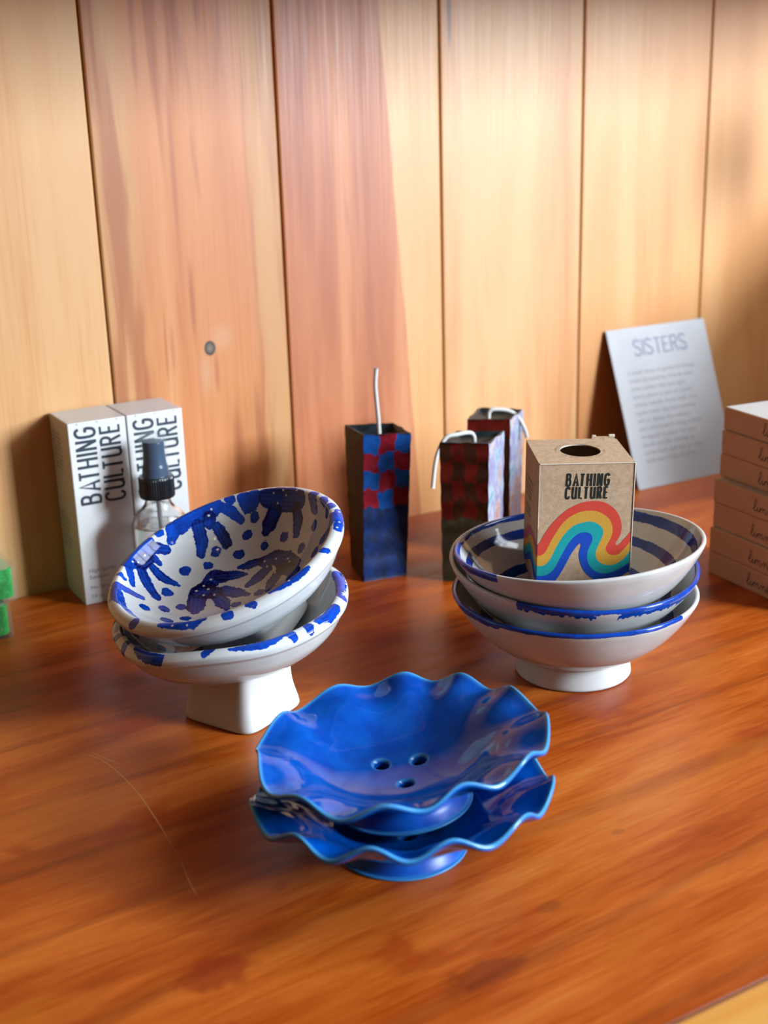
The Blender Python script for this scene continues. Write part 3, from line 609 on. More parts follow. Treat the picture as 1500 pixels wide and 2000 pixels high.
n_ = _u([.0046, -.0255, 1]); a_ = np.array([math.cos(-.484), math.sin(-.484), 0]); a_ = _u(a_ - n_ * a_.dot(n_)); b_ = np.cross(n_, a_)
KM = Matrix.Identity(4)
for i in range(3): KM[i][0] = a_[i]; KM[i][1] = b_[i]; KM[i][2] = n_[i]; KM[i][3] = (-.039, -.303, .132)[i]
KH = 0.0775
kb = thing('kraft_soap_box', 'brown kraft box with a rainbow wave, hole on top, sitting in the top bowl', 'box', mw=KM @ Matrix.Translation((0, 0, -KH)))
hw, hd = .0273, .0261
bm = new_bm()
# top panel with a round hole: ring from circle to rectangle
nh = 64; HR, HX, HY = 0.0118, 0.0008, 0.0010; ring0 = []; ring1 = []; ring2 = []
for q in range(nh):
    t = 2 * math.pi * (q + 0.5) / nh; ct, st = math.cos(t), math.sin(t); k = 1 / max(abs(ct), abs(st))
    ring0.append(bm.verts.new((HX + HR * ct, HY + HR * 1.1 * st, KH))); ring1.append(bm.verts.new((hw * max(-1, min(1, ct * k)), hd * max(-1, min(1, st * k)), KH)))
    ring2.append(bm.verts.new((HX + HR * ct, HY + HR * 1.1 * st, KH - 0.0007)))
for q in range(nh):
    q2 = (q + 1) % nh; bm.faces.new((ring0[q], ring1[q], ring1[q2], ring0[q2])); f = bm.faces.new((ring0[q2], ring2[q2], ring2[q], ring0[q])); f.material_index = 7
def side(x0, y0, x1, y1, z0=0.0, z1=KH, mat=0):
    vs = [bm.verts.new(p) for p in ((x0, y0, z0), (x1, y1, z0), (x1, y1, z1), (x0, y0, z1))]; f = bm.faces.new(vs); f.material_index = mat
side(-hw, -hd, hw, -hd); side(hw, -hd, hw, hd); side(hw, hd, -hw, hd); side(-hw, hd, -hw, -hd)
bm.faces.new([bm.verts.new(p) for p in ((-hw, -hd, 0), (-hw, hd, 0), (hw, hd, 0), (hw, -hd, 0))])
for s_ in (-1, 1):      # inner walls
    side(s_ * (hw - .0008), -hd, s_ * (hw - .0008), hd); side(-hw, s_ * (hd - .0008), hw, s_ * (hd - .0008))
# worn pale folds and a dog-eared tab at the back right
for p, q, w in (((-hw, -hd, KH), (hw, -hd, KH), .0007), ((hw, -hd, 0.012), (hw, -hd, KH), .0007), ((-hw, -hd, KH * .5), (-hw, -hd, KH), .00045)):
    p, q = Vector(p), Vector(q); o1 = Vector((0, -1, 1)).normalized() * .0001 if p.z == q.z else Vector((0.4 if p.x > 0 else -0.4, -1, 0)).normalized() * .0001
    bm_box(bm, min(p.x, q.x) - w / 2 * (p.x == q.x), max(p.x, q.x) + w / 2 * (p.x == q.x), p.y - w / 2, p.y + w / 2, min(p.z, q.z) - w / 2 * (p.z == q.z), max(p.z, q.z) + w / 2 * (p.z == q.z), 7, bevel=w * .3, seg=1)
bm_box(bm, 0.0125, 0.0262, hd - .0006, hd + .0004, KH - .004, KH + .0012, 0); bm_box(bm, 0.0125, 0.0150, hd - .0006, hd + .0005, KH + .0008, KH + .0022, 7, bevel=.0004); bm_box(bm, 0.0225, 0.0265, hd - .0008, hd + .0006, KH + .0006, KH + .0026, 7, bevel=.0006)
RB=[[(-26.6, -48.2), (-24.2, -43.3), (-20.8, -37.5), (-16.8, -32.7), (-11.8, -28.0), (-6.8, -24.9), (-1.8, -23.0), (3.3, -22.3), (8.4, -22.7), (12.6, -24.3), (16.3, -27.1), (19.1, -30.9), (20.8, -35.3), (21.3, -39.6), (20.5, -44.0), (18.8, -47.2), (18.1, -49.1), (19.2, -49.8), (20.7, -48.9), (23.4, -45.7), (27.1, -40.9)], [(-26.4, -55.3), (-23.9, -54.3), (-21.9, -51.6), (-20.0, -47.3), (-17.5, -42.4), (-14.6, -37.6), (-11.6, -33.9), (-7.6, -30.8), (-2.6, -28.7), (2.5, -28.2), (7.2, -28.9), (11.4, -31.3), (14.1, -34.0), (15.8, -37.9), (16.0, -42.2), (15.1, -45.5), (13.5, -48.7), (12.5, -51.4), (13.2, -53.7), (15.1, -55.4), (17.7, -55.9), (20.3, -55.2), (22.7, -52.8), (25.2, -49.9), (27.0, -47.2)], [(-26.8, -61.4), (-24.2, -61.5), (-21.6, -59.9), (-19.6, -57.2), (-17.7, -52.8), (-15.3, -47.9), (-12.8, -43.6), (-9.9, -39.9), (-6.4, -37.0), (-2.3, -35.5), (1.8, -34.8), (5.4, -35.4), (8.3, -37.1), (10.2, -39.3), (10.7, -42.1), (9.9, -45.3), (8.1, -49.7), (6.9, -53.5), (7.1, -56.8), (8.8, -59.6), (11.7, -61.5), (15.4, -62.0), (19.0, -61.3), (22.5, -58.9), (25.0, -56.2), (27.0, -52.9)], [(-27.7, -67.5), (-24.5, -67.7), (-20.9, -66.8), (-17.9, -64.4), (-15.9, -61.1), (-14.0, -56.8), (-11.5, -51.9), (-9.1, -47.6), (-6.6, -44.4), (-3.6, -42.0), (-0.0, -41.3), (2.6, -41.9), (4.2, -43.5), (4.6, -46.3), (3.6, -49.0), (2.2, -52.8), (1.9, -56.7), (2.8, -60.5), (5.0, -63.9), (8.3, -66.2), (12.0, -67.2), (16.1, -66.7), (20.2, -64.9), (23.8, -62.8), (27.0, -60.7)], [(-28.5, -74.4), (-23.3, -74.6), (-18.6, -73.0), (-15.6, -70.0), (-12.6, -65.1), (-9.7, -59.1), (-7.3, -54.2), (-4.9, -50.4), (-2.6, -48.0), (-2.0, -49.4), (-2.9, -53.2), (-2.8, -56.5), (-1.9, -60.4), (-0.2, -64.3), (2.6, -67.8), (6.4, -70.7), (10.6, -72.5), (14.8, -72.3), (18.4, -71.0), (22.5, -68.9), (26.8, -66.2)]]
SB=[[(26.4, -58.3), (17.7, -53.9), (8.2, -48.1), (-1.6, -45.9), (-11.8, -47.1), (-26.6, -48.8)], [(25.7, -62.5), (14.2, -58.9), (2.4, -52.2), (-7.5, -50.6), (-15.3, -53.0), (-22.1, -56.9), (-27.8, -55.1)], [(26.3, -67.1), (16.0, -64.2), (4.0, -57.7), (-3.4, -56.2), (-10.0, -57.8), (-16.8, -61.7), (-25.4, -61.8)], [(26.1, -72.1), (15.1, -69.3), (3.1, -63.1), (-4.3, -61.5), (-12.3, -64.2), (-18.9, -66.5), (-24.1, -68.1)], [(26.1, -76.8), (12.1, -71.9), (-0.2, -67.0), (-6.5, -66.9), (-12.1, -70.0), (-18.8, -73.0), (-21.4, -73.6)]]
FP = Print((0, -hd, KH), (1, 0, 0), (0, 0, 1)); SP = Print((-hw, 0, KH), (0, -1, 0), (0, 0, 1))
def bands(pr, B, mats, flip, lim, bot, N=90):
    R = []
    for q in B:
        P = spline([(flip * x, y) for x, y in q], 10)
        s = np.r_[0, np.cumsum(np.hypot(*np.diff(P, axis=0).T))]; t = s / s[-1]
        tt = np.linspace(0, 1, N); P = np.stack([np.interp(tt, t, P[:, 0]), np.interp(tt, t, P[:, 1])], 1)
        P[:, 0] = np.clip(P[:, 0], -lim, lim); P[:, 1] = np.maximum(P[:, 1], bot)
        P[0, 0] = -lim if P[0, 0] < 0 else lim; P[-1, 0] = -P[0, 0]; R.append(P * 1e-3)
    return R
def match_strip(pr, bm, A, B, mat):
    """zip two long curves by walking to nearest neighbours"""
    i = j = 0; pr.k += 1; va = [bm.verts.new(pr.pt(p)) for p in A]; vb = [bm.verts.new(pr.pt(p)) for p in B]
    while i < len(A) - 1 or j < len(B) - 1:
        da = np.linalg.norm(A[i + 1] - B[j]) if i < len(A) - 1 else 9; db = np.linalg.norm(A[i] - B[j + 1]) if j < len(B) - 1 else 9
        if da <= db: f = bm.faces.new((va[i], vb[j], va[i + 1])); i += 1
        else: f = bm.faces.new((va[i], vb[j], vb[j + 1])); j += 1
        f.material_index = mat
RR = bands(FP, RB, None, 1, 27.25, -77.0)
for i, mt in enumerate((2, 3, 4, 5)): match_strip(FP, bm, RR[i], RR[i + 1], mt)
SR = bands(SP, SB, None, -1, 26.05, -77.0, 60)
for i, mt in enumerate((6, 3, 4, 5)): match_strip(SP, bm, SR[i], SR[i + 1], mt)
FP.text(bm, 'BATHING', -.0122, -.0131, .0074, 1, weight=.21, gap=.37, width=.0252, flare=.12, slant=.04, rot=-.012)
FP.text(bm, 'CULTURE', -.0124, -.0208, .0072, 1, weight=.21, gap=.37, width=.0250, flare=.12, slant=.03, rot=-.008)
# columns of small print on the shaded side, running downwards
random.seed(4)
for r_, (txt, u, v) in enumerate((('for hands body & hair', -.020, -.020), ('organic gentle wash', -.020, -.0235), ('made with plants', -.020, -.027), ('rinse and repeat', -.020, -.0305), ('refill this again', -.020, -.038), ('certified organic', -.020, -.0415))):
    SP.font(bm, txt, u, v, .0030, 8, sx=1.0)
# ring of tiny print round the hole
TP = Print((HX, HY, KH), (1, 0, 0), (0, 1, 0)); msg = 'best used under a canopy of stars, deep in a hot bath, or beneath a waterfall  '
for q, ch in enumerate(msg):
    if ch == ' ': continue
    t = math.pi / 2 - 2 * math.pi * q / len(msg); TP.font(bm, ch, .0138 * math.cos(t), .0145 * math.sin(t), .0017, 8, rot=t - math.pi / 2)
bm_obj('carton', bm, [K, INK, RED, YEL, TEAL, BLU, PNK, WORN, SML], kb)

# ------------------------------------------------------------------ tall white boxes
def paper(name, c1, c2, rough=0.45):
    M = Mat(name, rough, spec=0.4); M.color(M.ramp(M.noise(M.coords('Object'), 40, 2), [(0.3, c1), (0.7, c2)])); return M.m
WB = paper('white_carton', srgb(250, 250, 248), srgb(255, 255, 255), 0.36); NAVY = Mat('navy_ink', 0.5, srgb(12, 40, 62)).m; GREYI = Mat('grey_ink', 0.6, srgb(120, 126, 132)).m
WSIDE = Mat('grey_green_small_print', 0.6, srgb(112, 104, 66)).m
def tall_box(label, x, front_y):
    t = thing('spray_box', label, 'box', (x, front_y, 0), group='tall white boxes against the wall')
    w, d, h = .0405, .0425, .1305; bm = new_bm(); bm_box(bm, 0, w, 0, d, 0, h, 0, bevel=.0007, seg=2)
    P = Print((0, 0, 0), (1, 0, 0), (0, 0, 1), .00008)
    P.text(bm, 'BATHING', .0188, .0722, .0146, 1, weight=.145, gap=.24, width=.0545, rot=math.pi / 2)
    P.text(bm, 'CULTURE', .0360, .0722, .0146, 1, weight=.145, gap=.24, width=.0545, rot=math.pi / 2)
    P.font(bm, 'High Spirits', .0045, .0232, .0042, 2); P.font(bm, 'Sanitizer', .0045, .0185, .0042, 2)
    P.font(bm, 'Palo Santo', .0045, .0112, .0034, 2); P.font(bm, '2 fl oz', .0045, .0045, .0034, 2)
    S = Print((0, 0, 0), (0, -1, 0), (0, 0, 1), .00008)
    for q in range(9):
        S.font(bm, ('rinse free mist for hands', 'palo santo and citrus', 'refill and use again', 'safe and simple spray')[q % 4][:20], -d + .004, h - .012 - q * .0031, .0024, 3)
    for q in range(8):
        S.font(bm, ('apply to hands', 'keep away from flame', 'store in a cool place', 'external use only')[q % 4], -d + .005, .060 - q * .0034, .0024, 3)
    for q in range(3):   # small crimp nicks at the top fold
        bm_box(bm, .006 + q * .014, .0066 + q * .014, -.0001, .0004, h - .0016, h - .0006, 2)
    bm_obj('carton', bm, [WB, NAVY, GREYI, WSIDE], t); return t
tall_box('tall white box with dark upright lettering, left one of the pair by the wall', -.2676, -.0450)
tall_box('tall white box partly hidden behind the clear spray bottle', -.2262, -.0450)

# ------------------------------------------------------------------ spray bottle
GLASS = Mat('clear_glass', 0.02, (1, 1, 1, 1), trans=1.0, ior=1.5).m
LIQ = Mat('clear_liquid', 0.0, (0.97, 1.0, 0.97, 1), trans=1.0, ior=1.33).m
def see_through(name, col, alpha, rough):
    M = Mat(name, rough, col); M.b.inputs['Alpha'].default_value = alpha; return M.m
CLR = see_through('clear_plastic', srgb(200, 220, 232), 0.07, 0.06)
BLK = Mat('black_plastic', 0.3, srgb(8, 24, 34)).m; BLK2 = Mat('dark_teal_plastic', 0.28, srgb(0, 50, 92), spec=0.25).m; TUBE = Mat('white_tube', 0.4, srgb(220, 226, 230)).m
bt = thing('spray_bottle', 'small clear glass spray bottle with black pump in front of the white boxes', 'bottle', (-.2172, -.0695, 0))
def rev(name, prof, mat, parent, n=80, nr=None, sharp=False):
    rz = np.array(prof, float) if sharp else dense(prof, nr or 60)[0]; V, Fq, T = revolve(rz, n); return link(name, mesh_np(name, V, Fq, mat, smooth=True), parent)
rev('glass_body', [(0, 1.5), (12, 1.0), (17, 0.2), (19, 1.8), (19.5, 5), (19.5, 30), (19.5, 54), (18.6, 61), (15.0, 67), (10.5, 71), (9.0, 74), (8.8, 78.5), (7.6, 78.5), (7.6, 74), (9.4, 69.5), (14, 65.5), (17.2, 60.5), (18.0, 54), (18.0, 30), (18.0, 6), (17, 3.6), (12, 3.0), (0, 3.2)], GLASS, bt, nr=110)
rev('liquid', [(0, 3.4), (12, 3.3), (17.0, 4.0), (17.9, 6.5), (17.9, 54), (17.4, 57.5), (16.9, 59.2), (16.0, 59.0), (0, 59.0)], LIQ, bt, nr=70)
# ribbed collar
V = []; Fq = []; nn = 144
rows = [(9.0, 77.5, 0), (11.6, 77.5, .5), (11.9, 78.6, 1), (11.9, 90.8, 1), (11.5, 92.2, .3), (9.2, 92.4, 0)]
for r, z, w in rows:
    for q in range(nn): t = 2 * math.pi * q / nn; rr = r + (0.22 * w if q % 3 == 0 else -0.12 * w); V.append((rr * math.cos(t) * 1e-3, rr * math.sin(t) * 1e-3, z * 1e-3))
for i in range(len(rows) - 1):
    for q in range(nn): q2 = (q + 1) % nn; Fq.append((i * nn + q, i * nn + q2, (i + 1) * nn + q2, (i + 1) * nn + q))
link('collar', mesh_np('collar', V, Fq, BLK, smooth=False), bt)
rev('sprayer_head', [(0, 92), (9.0, 92), (9.0, 92.5), (8.6, 99), (8.0, 100.5), (7.4, 108), (7.4, 115.5), (6.8, 116.5), (0, 116.8)], BLK2, bt, nr=60)
rev('overcap', [(10.2, 92.6), (9.9, 100), (9.5, 118), (9.0, 121.2), (7.5, 122), (0, 122.1), (0, 121.2), (7.2, 121.1), (8.3, 120.4), (8.8, 118), (9.2, 100), (9.5, 92.6), (10.2, 92.6)], CLR, bt, nr=80)
tube_mesh('dip_tube', [(0, 0, .080), (0.001, 0, .05), (0.003, 0.002, .02), (.005, .003, .006)], .0016, TUBE, 12, bt)

# ------------------------------------------------------------------ square candles
def candle_mat(name, face_cols, side_cols, seed):
    M = Mat(name, 0.42, spec=0.45); a = M.attr('face')
    return M
def wax(name, c, c2=None, rough=0.42):
    M = Mat(name, rough, spec=0.18); c2 = c2 or tuple(int(x * 0.6) for x in c); M.color(M.ramp(M.noise(M.coords('Object'), 110, 4, 0.65, 0.5), [(0.32, srgb(*c2)), (0.68, srgb(*c))])); M.bump(M.noise(M.coords('Object'), 60, 3), 0.25, 0.0015); return M.m
def smear(name, cols, seed):
    M = Mat(name, 0.45, spec=0.18); f = M.noise(M.coords('Object', (60, 60, 22), (seed, seed, seed)), 1, 4, 0.6, 1.4)
    n = len(cols); M.color(M.ramp(f, [(0.30 + 0.42 * i / (n - 1), srgb(*c)) for i, c in enumerate(cols)])); return M.m
X_navy = wax('navy_wax', (4, 48, 112), (4, 20, 50)); X_blue = wax('blue_wax', (4, 90, 176), (4, 60, 130)); X_red = wax('red_wax', (158, 16, 40), (108, 8, 26)); X_top = wax('grey_dark_wax', (48, 62, 68), (14, 22, 24), 0.3)
X_brown = wax('brown_wax', (78, 36, 16), (44, 20, 8)); X_rust = wax('rust_wax', (122, 26, 14), (84, 16, 8)); X_olive = wax('olive_wax', (78, 68, 46), (48, 42, 28))
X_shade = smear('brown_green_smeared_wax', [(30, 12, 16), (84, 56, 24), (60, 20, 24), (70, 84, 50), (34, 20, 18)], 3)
X_pale = smear('pale_smeared_wax', [(70, 150, 170), (186, 200, 214), (150, 140, 186), (206, 206, 210), (196, 120, 70), (214, 214, 220)], 8)
WICK = Mat('white_cotton_wick', 0.8, srgb(232, 226, 220)); WICK.bump(WICK.noise(WICK.coords('Object'), 1500, 2), 0.4, 0.0004); WICK = WICK.m
def candle(label, base, top, h, cols, checker, wick, dip=0.006, seed=1):
    """base/top: four corners (front-left, front-right, back-right, back-left) as world xy"""
    cx = sum(p[0] for p in base) / 4; cy = sum(p[1] for p in base) / 4
    t = thing('square_candle', label, 'candle', (cx, cy, 0), group='hand-painted square candles')
    bm = new_bm(); random.seed(seed)
    def P(u, v, w):   # u along, side index, height fraction
        pass
    L = lambda p, q, f: (p[0] + (q[0] - p[0]) * f, p[1] + (q[1] - p[1]) * f)
    NZ, NU = 96, 36
    for s_ in range(4):
        a0, a1 = base[s_], base[(s_ + 1) % 4]; b0, b1 = top[s_], top[(s_ + 1) % 4]; grid = []
        for iz in range(NZ + 1):
            w = iz / NZ; pa, pb = L(a0, b0, w), L(a1, b1, w); row = []
            for iu in range(NU + 1):
                x, y = L(pa, pb, iu / NU); jx = 0.00035 * math.sin(iz * 0.39 + s_ * 2 + seed) if 0 < iz < NZ else 0
                row.append(bm.verts.new((x - cx + jx, y - cy + jx * .6, h * w + (0.0006 * math.sin(iu * 0.3 + s_ + seed) if iz == NZ and 0 < iu < NU else 0))))
            grid.append(row)
        for iz in range(NZ):
            for iu in range(NU):
                mi = checker(s_, iu / NU + .5 / NU, (iz + .5) / NZ); f = bm.faces.new((grid[iz][iu], grid[iz][iu + 1], grid[iz + 1][iu + 1], grid[iz + 1][iu])); f.material_index = mi
    # hollowed top
    c0 = [(p[0] - cx, p[1] - cy) for p in top]; rings = []
    for fr, z in ((1.0, h), (.94, h + .0004), (.86, h - dip * .45), (.6, h - dip * .9), (.25, h - dip)):
        rg = []
        for s_ in range(4):
            p, q = c0[s_], c0[(s_ + 1) % 4]
            for iu in range(NU): x, y = L(p, q, iu / NU); mx = sum(c_[0] for c_ in c0) / 4; my = sum(c_[1] for c_ in c0) / 4; rg.append(bm.verts.new((mx + (x - mx) * fr, my + (y - my) * fr, z)))
        rings.append(rg)
    for A, B in zip(rings[:-1], rings[1:]):
        for q in range(len(A)): q2 = (q + 1) % len(A); f = bm.faces.new((A[q], A[q2], B[q2], B[q])); f.material_index = 0
    f = bm.faces.new(rings[-1]); f.material_index = 0
    bmesh.ops.remove_doubles(bm, verts=bm.verts, dist=.00001)
    bmesh.ops.smooth_vert(bm, verts=[v for v in bm.verts if v.co.z > 0.001], factor=0.25, use_axis_x=True, use_axis_y=True, use_axis_z=False)
    f = bm.faces.new([bm.verts.new((p[0] - cx, p[1] - cy, 0)) for p in base]); f.material_index = cols.index(cols[-1])
    o = bm_obj('wax_body', bm, cols, t, smooth=True)
    pts = spline([(x - cx, y - cy, z) for x, y, z in wick], 8); tube_mesh('wick', [tuple(p) for p in pts], .00155, WICK, 10, t)
    return t
def wob(u, v, k):
    return (u + .022 * math.sin(23 * v + k) + .012 * math.sin(61 * v + 9 * u + k), v + .012 * math.sin(9 * u + 5 * v + k) + .006 * math.sin(31 * u + k))
def ch_blue(s_, u, v):
    if s_ == 0:
        u, v = wob(u, v, 1.0)
        if v < .50: return 1
        r = max(0, int((1 - v) / .125)); c = max(0, min(2, int(u * 3))) 
        if r >= 3 and c == 1: return 2
        return 2 if (r + c) % 2 == 0 else 3
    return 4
def ch_brown(s_, u, v):
    if s_ == 0:
        u, v = wob(u, v, 4.0)
        if v < .46: return 3
        r = int((1 - v) / .135); c = max(0, min(3, int(u * 4))); return 2 if (r + c) % 2 == 1 else 1
    if s_ == 1: return 4
    return 1
c1b = [(-.0836, -.1148), (-.0503, -.1197), (-.0440, -.0860), (-.0750, -.0804)]; c1t = [(-.0706, -.0985), (-.0400, -.1137), (-.0340, -.0790), (-.0670, -.0633)]
candle('square candle with blue and red checks, upright wick, left of the three', c1b, c1t, .1040, [X_top, X_navy, X_blue, X_red, X_shade], ch_blue, [(-.0528, -.0900, .094), (-.0532, -.0900, .110), (-.0544, -.0900, .1265), (-.0549, -.0900, .1380), (-.0537, -.0900, .1497)], .008, 1)
c2t = [(-.0370, -.1464), (-.0108, -.1691), (.0186, -.1458), (-.0103, -.1264)]; c2b = [(-.0350, -.1450), (-.0105, -.1665), (.0170, -.1450), (-.0100, -.1270)]
candle('square brown candle with dull red checks and a wick curling over to the left', c2b, c2t, .1035, [X_top, X_brown, X_rust, X_olive, X_pale], ch_brown, [(-.0080, -.1470, .098), (-.0090, -.1475, .1045), (-.0130, -.1475, .1075), (-.0230, -.1470, .1075), (-.0310, -.1455, .1060), (-.0375, -.1450, .0960), (-.0410, -.1460, .0850), (-.0440, -.1480, .0720)], .004, 2)
c3t = [(.0160, -.1014), (.0428, -.1193), (.0690, -.0995), (.0450, -.0745)]; c3b = [(.0165, -.1005), (.0425, -.1180), (.0670, -.0990), (.0440, -.0770)]
candle('square dark candle behind the others, half hidden, wick drooping towards the kraft box', c3b, c3t, .1035, [X_top, X_brown, X_rust, X_brown, X_pale], lambda s_, u, v: (2 if v > .87 else 1) if s_ == 0 else (4 if s_ == 1 else 1), [(.0375, -.0985, .100), (.0385, -.0980, .1055), (.0420, -.0990, .1075), (.0530, -.1020, .1055), (.0600, -.1050, .1000), (.0640, -.1080, .0910), (.0650, -.1100, .0840)], .004, 3)

# ------------------------------------------------------------------ card leaning on the wall
CARD = Mat('cream_card', 0.55, spec=0.35); CARD.color(CARD.ramp(CARD.noise(CARD.coords('Object'), 30, 2), [(0.3, srgb(196, 194, 196)), (0.7, srgb(204, 202, 204))])); CARD = CARD.m
CI = Mat('soft_violet_ink', 0.6, srgb(132, 126, 156)).m; CI2 = Mat('faint_grey_ink', 0.6, srgb(160, 152, 154)).m
BL, BR, TL = Vector((.2275, -.0545, 0.0003)), Vector((.3390, -.0560, 0.0003)), Vector((.2330, -.0030, .1335))
U = (BR - BL).normalized(); Vv = (TL - BL); Hc = Vv.length; Vv = (Vv - U * Vv.dot(U)).normalized(); Nn = U.cross(Vv)
cm = Matrix.Identity(4)
for i in range(3): cm[i][0] = U[i]; cm[i][1] = Vv[i]; cm[i][2] = Nn[i]; cm[i][3] = BL[i]
bm = new_bm(); CWd = .1135
bm_box(bm, 0, CWd, 0, Hc, -.0006, 0, 0)
skew = 0.0
P = Print((0, 0, 0), (1, 0, 0), (0, 1, 0), .0001)
P.text(bm, 'SISTERS', .026, Hc - .026, .0150, 1, weight=.10, gap=.14, width=.062)
lines = ['a small shop of gathered things', 'made by hand by friends who', 'love colour clay and light', 'every piece is one of a kind', 'please handle them with care', 'open every day but monday', 'ask us about the makers', 'and where each thing is from', 'wrapped in paper for you', 'thank you for visiting us', 'come back and see us soon', 'with love from all of us']
for q, s_ in enumerate(lines): P.font(bm, s_, .014, Hc - .042 - q * .0072, .0062, 2)
cd = bm_obj('leaning_card', bm, [CARD, CI, CI2], None, mw=cm); tag(cd, 'pale printed card headed SISTERS leaning against the wood wall', 'card')

# ------------------------------------------------------------------ stack of seven cream soap boxes
CB = paper('cream_box_side', srgb(236, 182, 140), srgb(244, 194, 154), 0.6); CT = paper('white_box_top', srgb(226, 226, 226), srgb(232, 232, 232), 0.5); DI = Mat('dark_brown_ink', 0.6, srgb(50, 38, 24)).m
CE = Mat('pale_box_fold', 0.6, srgb(226, 196, 166)).m
LAY = [((.1332, -.2376), .0167, -4.0), ((.1333, -.2375), .0182, -4.2), ((.1355, -.2377), .0183, -4.5), ((.1350, -.2374), .0171, -4.0), ((.1428, -.2342), .0166, -5.4), ((.1435, -.2341), .0168, -5.8), ((.1455, -.2331), .0163, -6.3)]
ORD = ['bottom', 'second from the bottom', 'third from the bottom', 'middle', 'third from the top', 'second from the top', 'top']
z = 0.0
SCRIPT = [[(0, .25), (.35, .55), (.55, 1.25), (.42, 1.45), (.30, 1.2), (.22, .4), (.35, .05), (.6, .2), (.75, .6)], [(.75, .62), (.72, .2), (.85, .05), (1.05, .3), (1.15, .62)], [(1.15, .62), (1.12, .05)], [(1.13, .3), (1.35, .62), (1.5, .5), (1.48, .05)], [(1.49, .3), (1.7, .62), (1.85, .5), (1.85, .1), (2.0, .05), (2.15, .3)], [(2.15, .3), (2.35, .62), (2.5, .5), (2.48, .05)], [(2.49, .3), (2.7, .62), (2.85, .5), (2.9, .1), (3.1, .15)], [(3.1, .2), (3.5, .5), (3.35, .7), (3.15, .5), (3.2, .1), (3.5, .05), (3.8, .3)], [(.82, .85), (.86, .92)], [(3.4, .95), (3.6, 1.2)]]
def soap_box(i, xy, h, yaw, z):
    lab = {0: 'bottom cream box of the soap box stack at right, resting on the table', 6: 'top cream box of the stack at right, its white lid showing'}.get(i, '%s cream soap box in the stack at right' % ORD[i])
    t = thing('soap_box', lab, 'box', (xy[0], xy[1], z), math.radians(yaw), group='stacked cream soap boxes')
    L, D = .094, .066; bm = new_bm()
    bm_box(bm, 0, D, -L, 0, 0, h - .0001, 0, bevel=.0009, seg=2)
    bm_box(bm, .0010, D - .0010, -L + .0010, -.0010, h - .0004, h - .00002, 1)
    P = Print((0, 0, 0), (0, -1, 0), (0, 0, 1), .00006); o = .0400 + .0010 * math.sin(i * 2.3)
    if i < 6 or True:
        for st in SCRIPT:
            q = spline([(x * .0066 + o, .0042 + y * .0062) for x, y in st], 6); P.path(bm, q, .00062, 2)
    if i == 6:
        T = Print((0, 0, h), (1, 0, 0), (0, 1, 0), .00003); c = [(.0395 + .0165 * math.cos(t_), -.047 + .0165 * math.sin(t_)) for t_ in np.linspace(0, 2 * math.pi, 60)]; T.path(bm, c, .0006, 3)
        c = [(.0395 + .0140 * math.cos(t_), -.047 + .0140 * math.sin(t_)) for t_ in np.linspace(0, 2 * math.pi, 60)]; T.path(bm, c, .0004, 3)
    bm_obj('carton', bm, [CB, CT, DI, GREYI], t)
for i, (xy, h, yaw) in enumerate(LAY):
    soap_box(i, xy, h, yaw, z); z += h

# ------------------------------------------------------------------ clear boxes of green sparkle at the left edge
ACR = see_through('clear_acrylic', srgb(200, 232, 226), 0.14, 0.08)
def green():
    M = Mat('green_glitter_filling', 0.35, spec=0.6); v = M.coords('Object'); n = M.noise(v, 260, 3, 0.7); sp = M.maprange(M.noise(v, 620, 1), 0.66, 0.72, 0, 1)
    M.color(M.mix(sp, M.ramp(n, [(0.35, srgb(4, 200, 60)), (0.65, srgb(30, 255, 110))]), srgb(176, 232, 190))); return M.m
GRN = green(); GTOP = Mat('pale_green_lid_label', 0.5, srgb(220, 252, 190)).m
def green_box(label, x, y, z, h, yaw):
    t = thing('green_plastic_box', label, 'box', (x, y, z), math.radians(yaw), group='clear green boxes at the left edge')
    def chamf(o_, z0, z1, c=.004, L=.07, D=.068):
        bm = new_bm(); pts = [(-L + o_, o_), (-c, o_), (-o_, c), (-o_, D - o_), (-L + o_, D - o_)]
        lo = [bm.verts.new((a, b, z0)) for a, b in pts]; hi = [bm.verts.new((a, b, z1)) for a, b in pts]; bm.faces.new(lo[::-1]); bm.faces.new(hi)
        for q in range(5): bm.faces.new((lo[q], lo[(q + 1) % 5], hi[(q + 1) % 5], hi[q]))
        bmesh.ops.bevel(bm, geom=bm.edges[:], offset=.0004, segments=2, affect='EDGES'); return bm
    bm_obj('clear_shell', chamf(0, 0, h), [ACR], t); bm_obj('filling', chamf(.0022, .0016, h - .0022, c=.006), [GRN], t)
    bm_obj('lid_label', chamf(.0024, h - .0021, h - .0013, c=.0064), [GTOP], t)
green_box('lower clear box of green glitter at the left edge, resting on the table', -.3244, -.0732, 0.0, .0240, -1)
green_box('upper clear box of green glitter with pale lid, stacked at the left edge', -.3176, -.0700, .0241, .0237, 3)

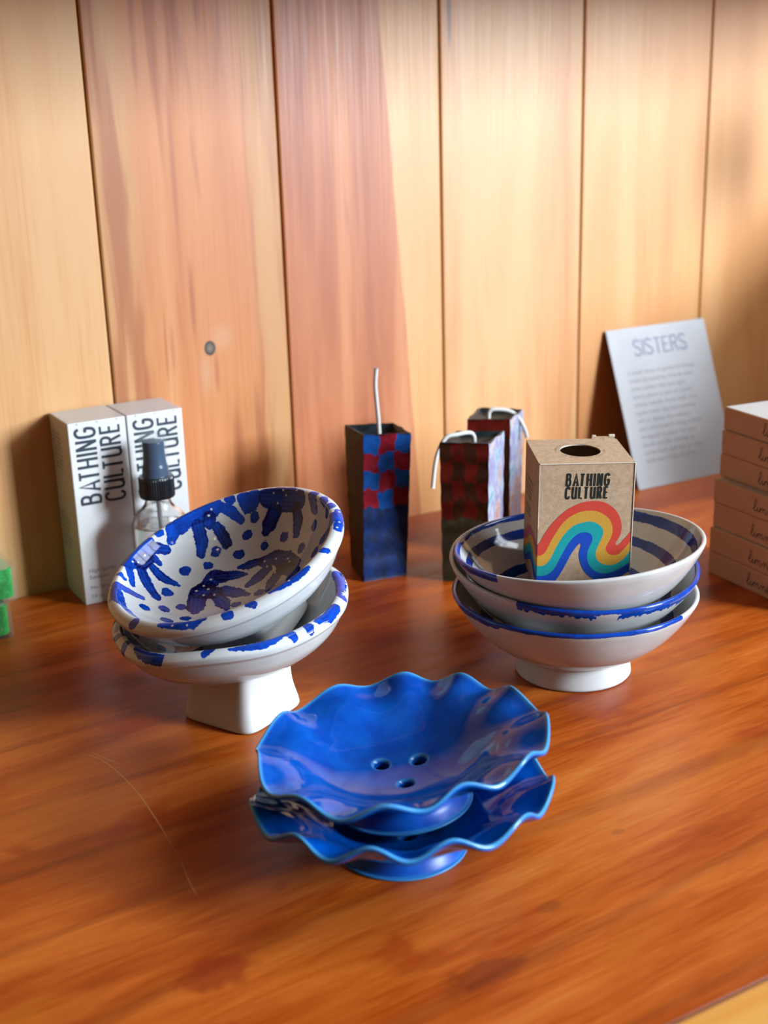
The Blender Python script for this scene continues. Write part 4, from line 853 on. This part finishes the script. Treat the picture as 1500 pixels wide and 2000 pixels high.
# ------------------------------------------------------------------ unseen vase and jar, added at right to cast shade on wall and card
VM = Mat('grey_vase_glaze', 0.4, srgb(150, 140, 130)).m
vs = thing('vase_shadow_caster', 'unseen rounded grey vase added right of the soap boxes to shade the wall', 'vase', (.545, -.235, 0.0003))
rev('vase_body', [(0, 0), (60, 0), (70, 3), (100, 50), (112, 110), (108, 165), (84, 212), (50, 242), (34, 252), (38, 262), (35, 262), (30, 252), (34, 242), (0, 238)], VM, vs, n=64, nr=70)
stem = [(0, 0, .235), (-.03, .01, .275), (-.062, .02, .302)]
tube_mesh('stem', stem, .003, Mat('dry_stem', 0.8, srgb(110, 84, 50)).m, 8, vs)
V, Fq, T = revolve(dense([(0, -36), (10, -30), (17, -10), (18, 8), (12, 26), (0, 34)], 24)[0], 32)
link('seed_pod', mesh_np('pod', V, Fq, Mat('dry_pod', 0.8, srgb(130, 96, 60)).m), vs, loc=(-.070, .02, .326))  # pod added to cast the small blob of shade on the wall

jar = thing('jar_shadow_caster', 'unseen tall grey jar added near the vase to shade the leaning card', 'jar', (.482, -.412, 0))  # occluder added to darken the lower right of the card
rev('jar_body', [(0, 0), (44, 0), (52, 6), (60, 45), (60, 175), (52, 198), (40, 204), (0, 204)], VM, jar, n=64, nr=50)
rev('jar_lid', [(0, 204.5), (42, 204.5), (43, 210), (36, 220), (12, 225), (8, 230), (12, 238), (0, 242)], VM, jar, n=64, nr=40)
# unseen shelf, added only to shade the top of the boards
bm = new_bm(); bm_box(bm, -1.3, 0.52, -0.275, -0.0005, 0.434, 0.458, 0, bevel=.002)
sh = bm_obj('shelf_shade_blocker', bm, [W_light[0]]); tag(sh, 'unseen pine shelf added high on the board wall to shade its top', 'shelf')
# panes bars of the side window (its daylight is the area lamp behind them)
bm = new_bm(); W2, H2 = .55, .36
for x in (-W2, -W2 / 2, 0, W2 / 2, W2): bm_box(bm, x - .012, x + .012, -H2 - .012, H2 + .012, -.012, .012)
for y in (-H2, 0, H2): bm_box(bm, -W2 - .012, W2 + .012, y - .012, y + .012, -.0125, .0125)
wf = bm_obj('window_1', bm, [Mat('window_bar_paint', 0.5, srgb(90, 80, 70)).m]); wf['kind'] = 'structure'
wf.rotation_euler = side_window_light.rotation_euler; wf.location = SIDE + (Vector((0, -0.3, 0.05)) - SIDE).normalized() * 0.03
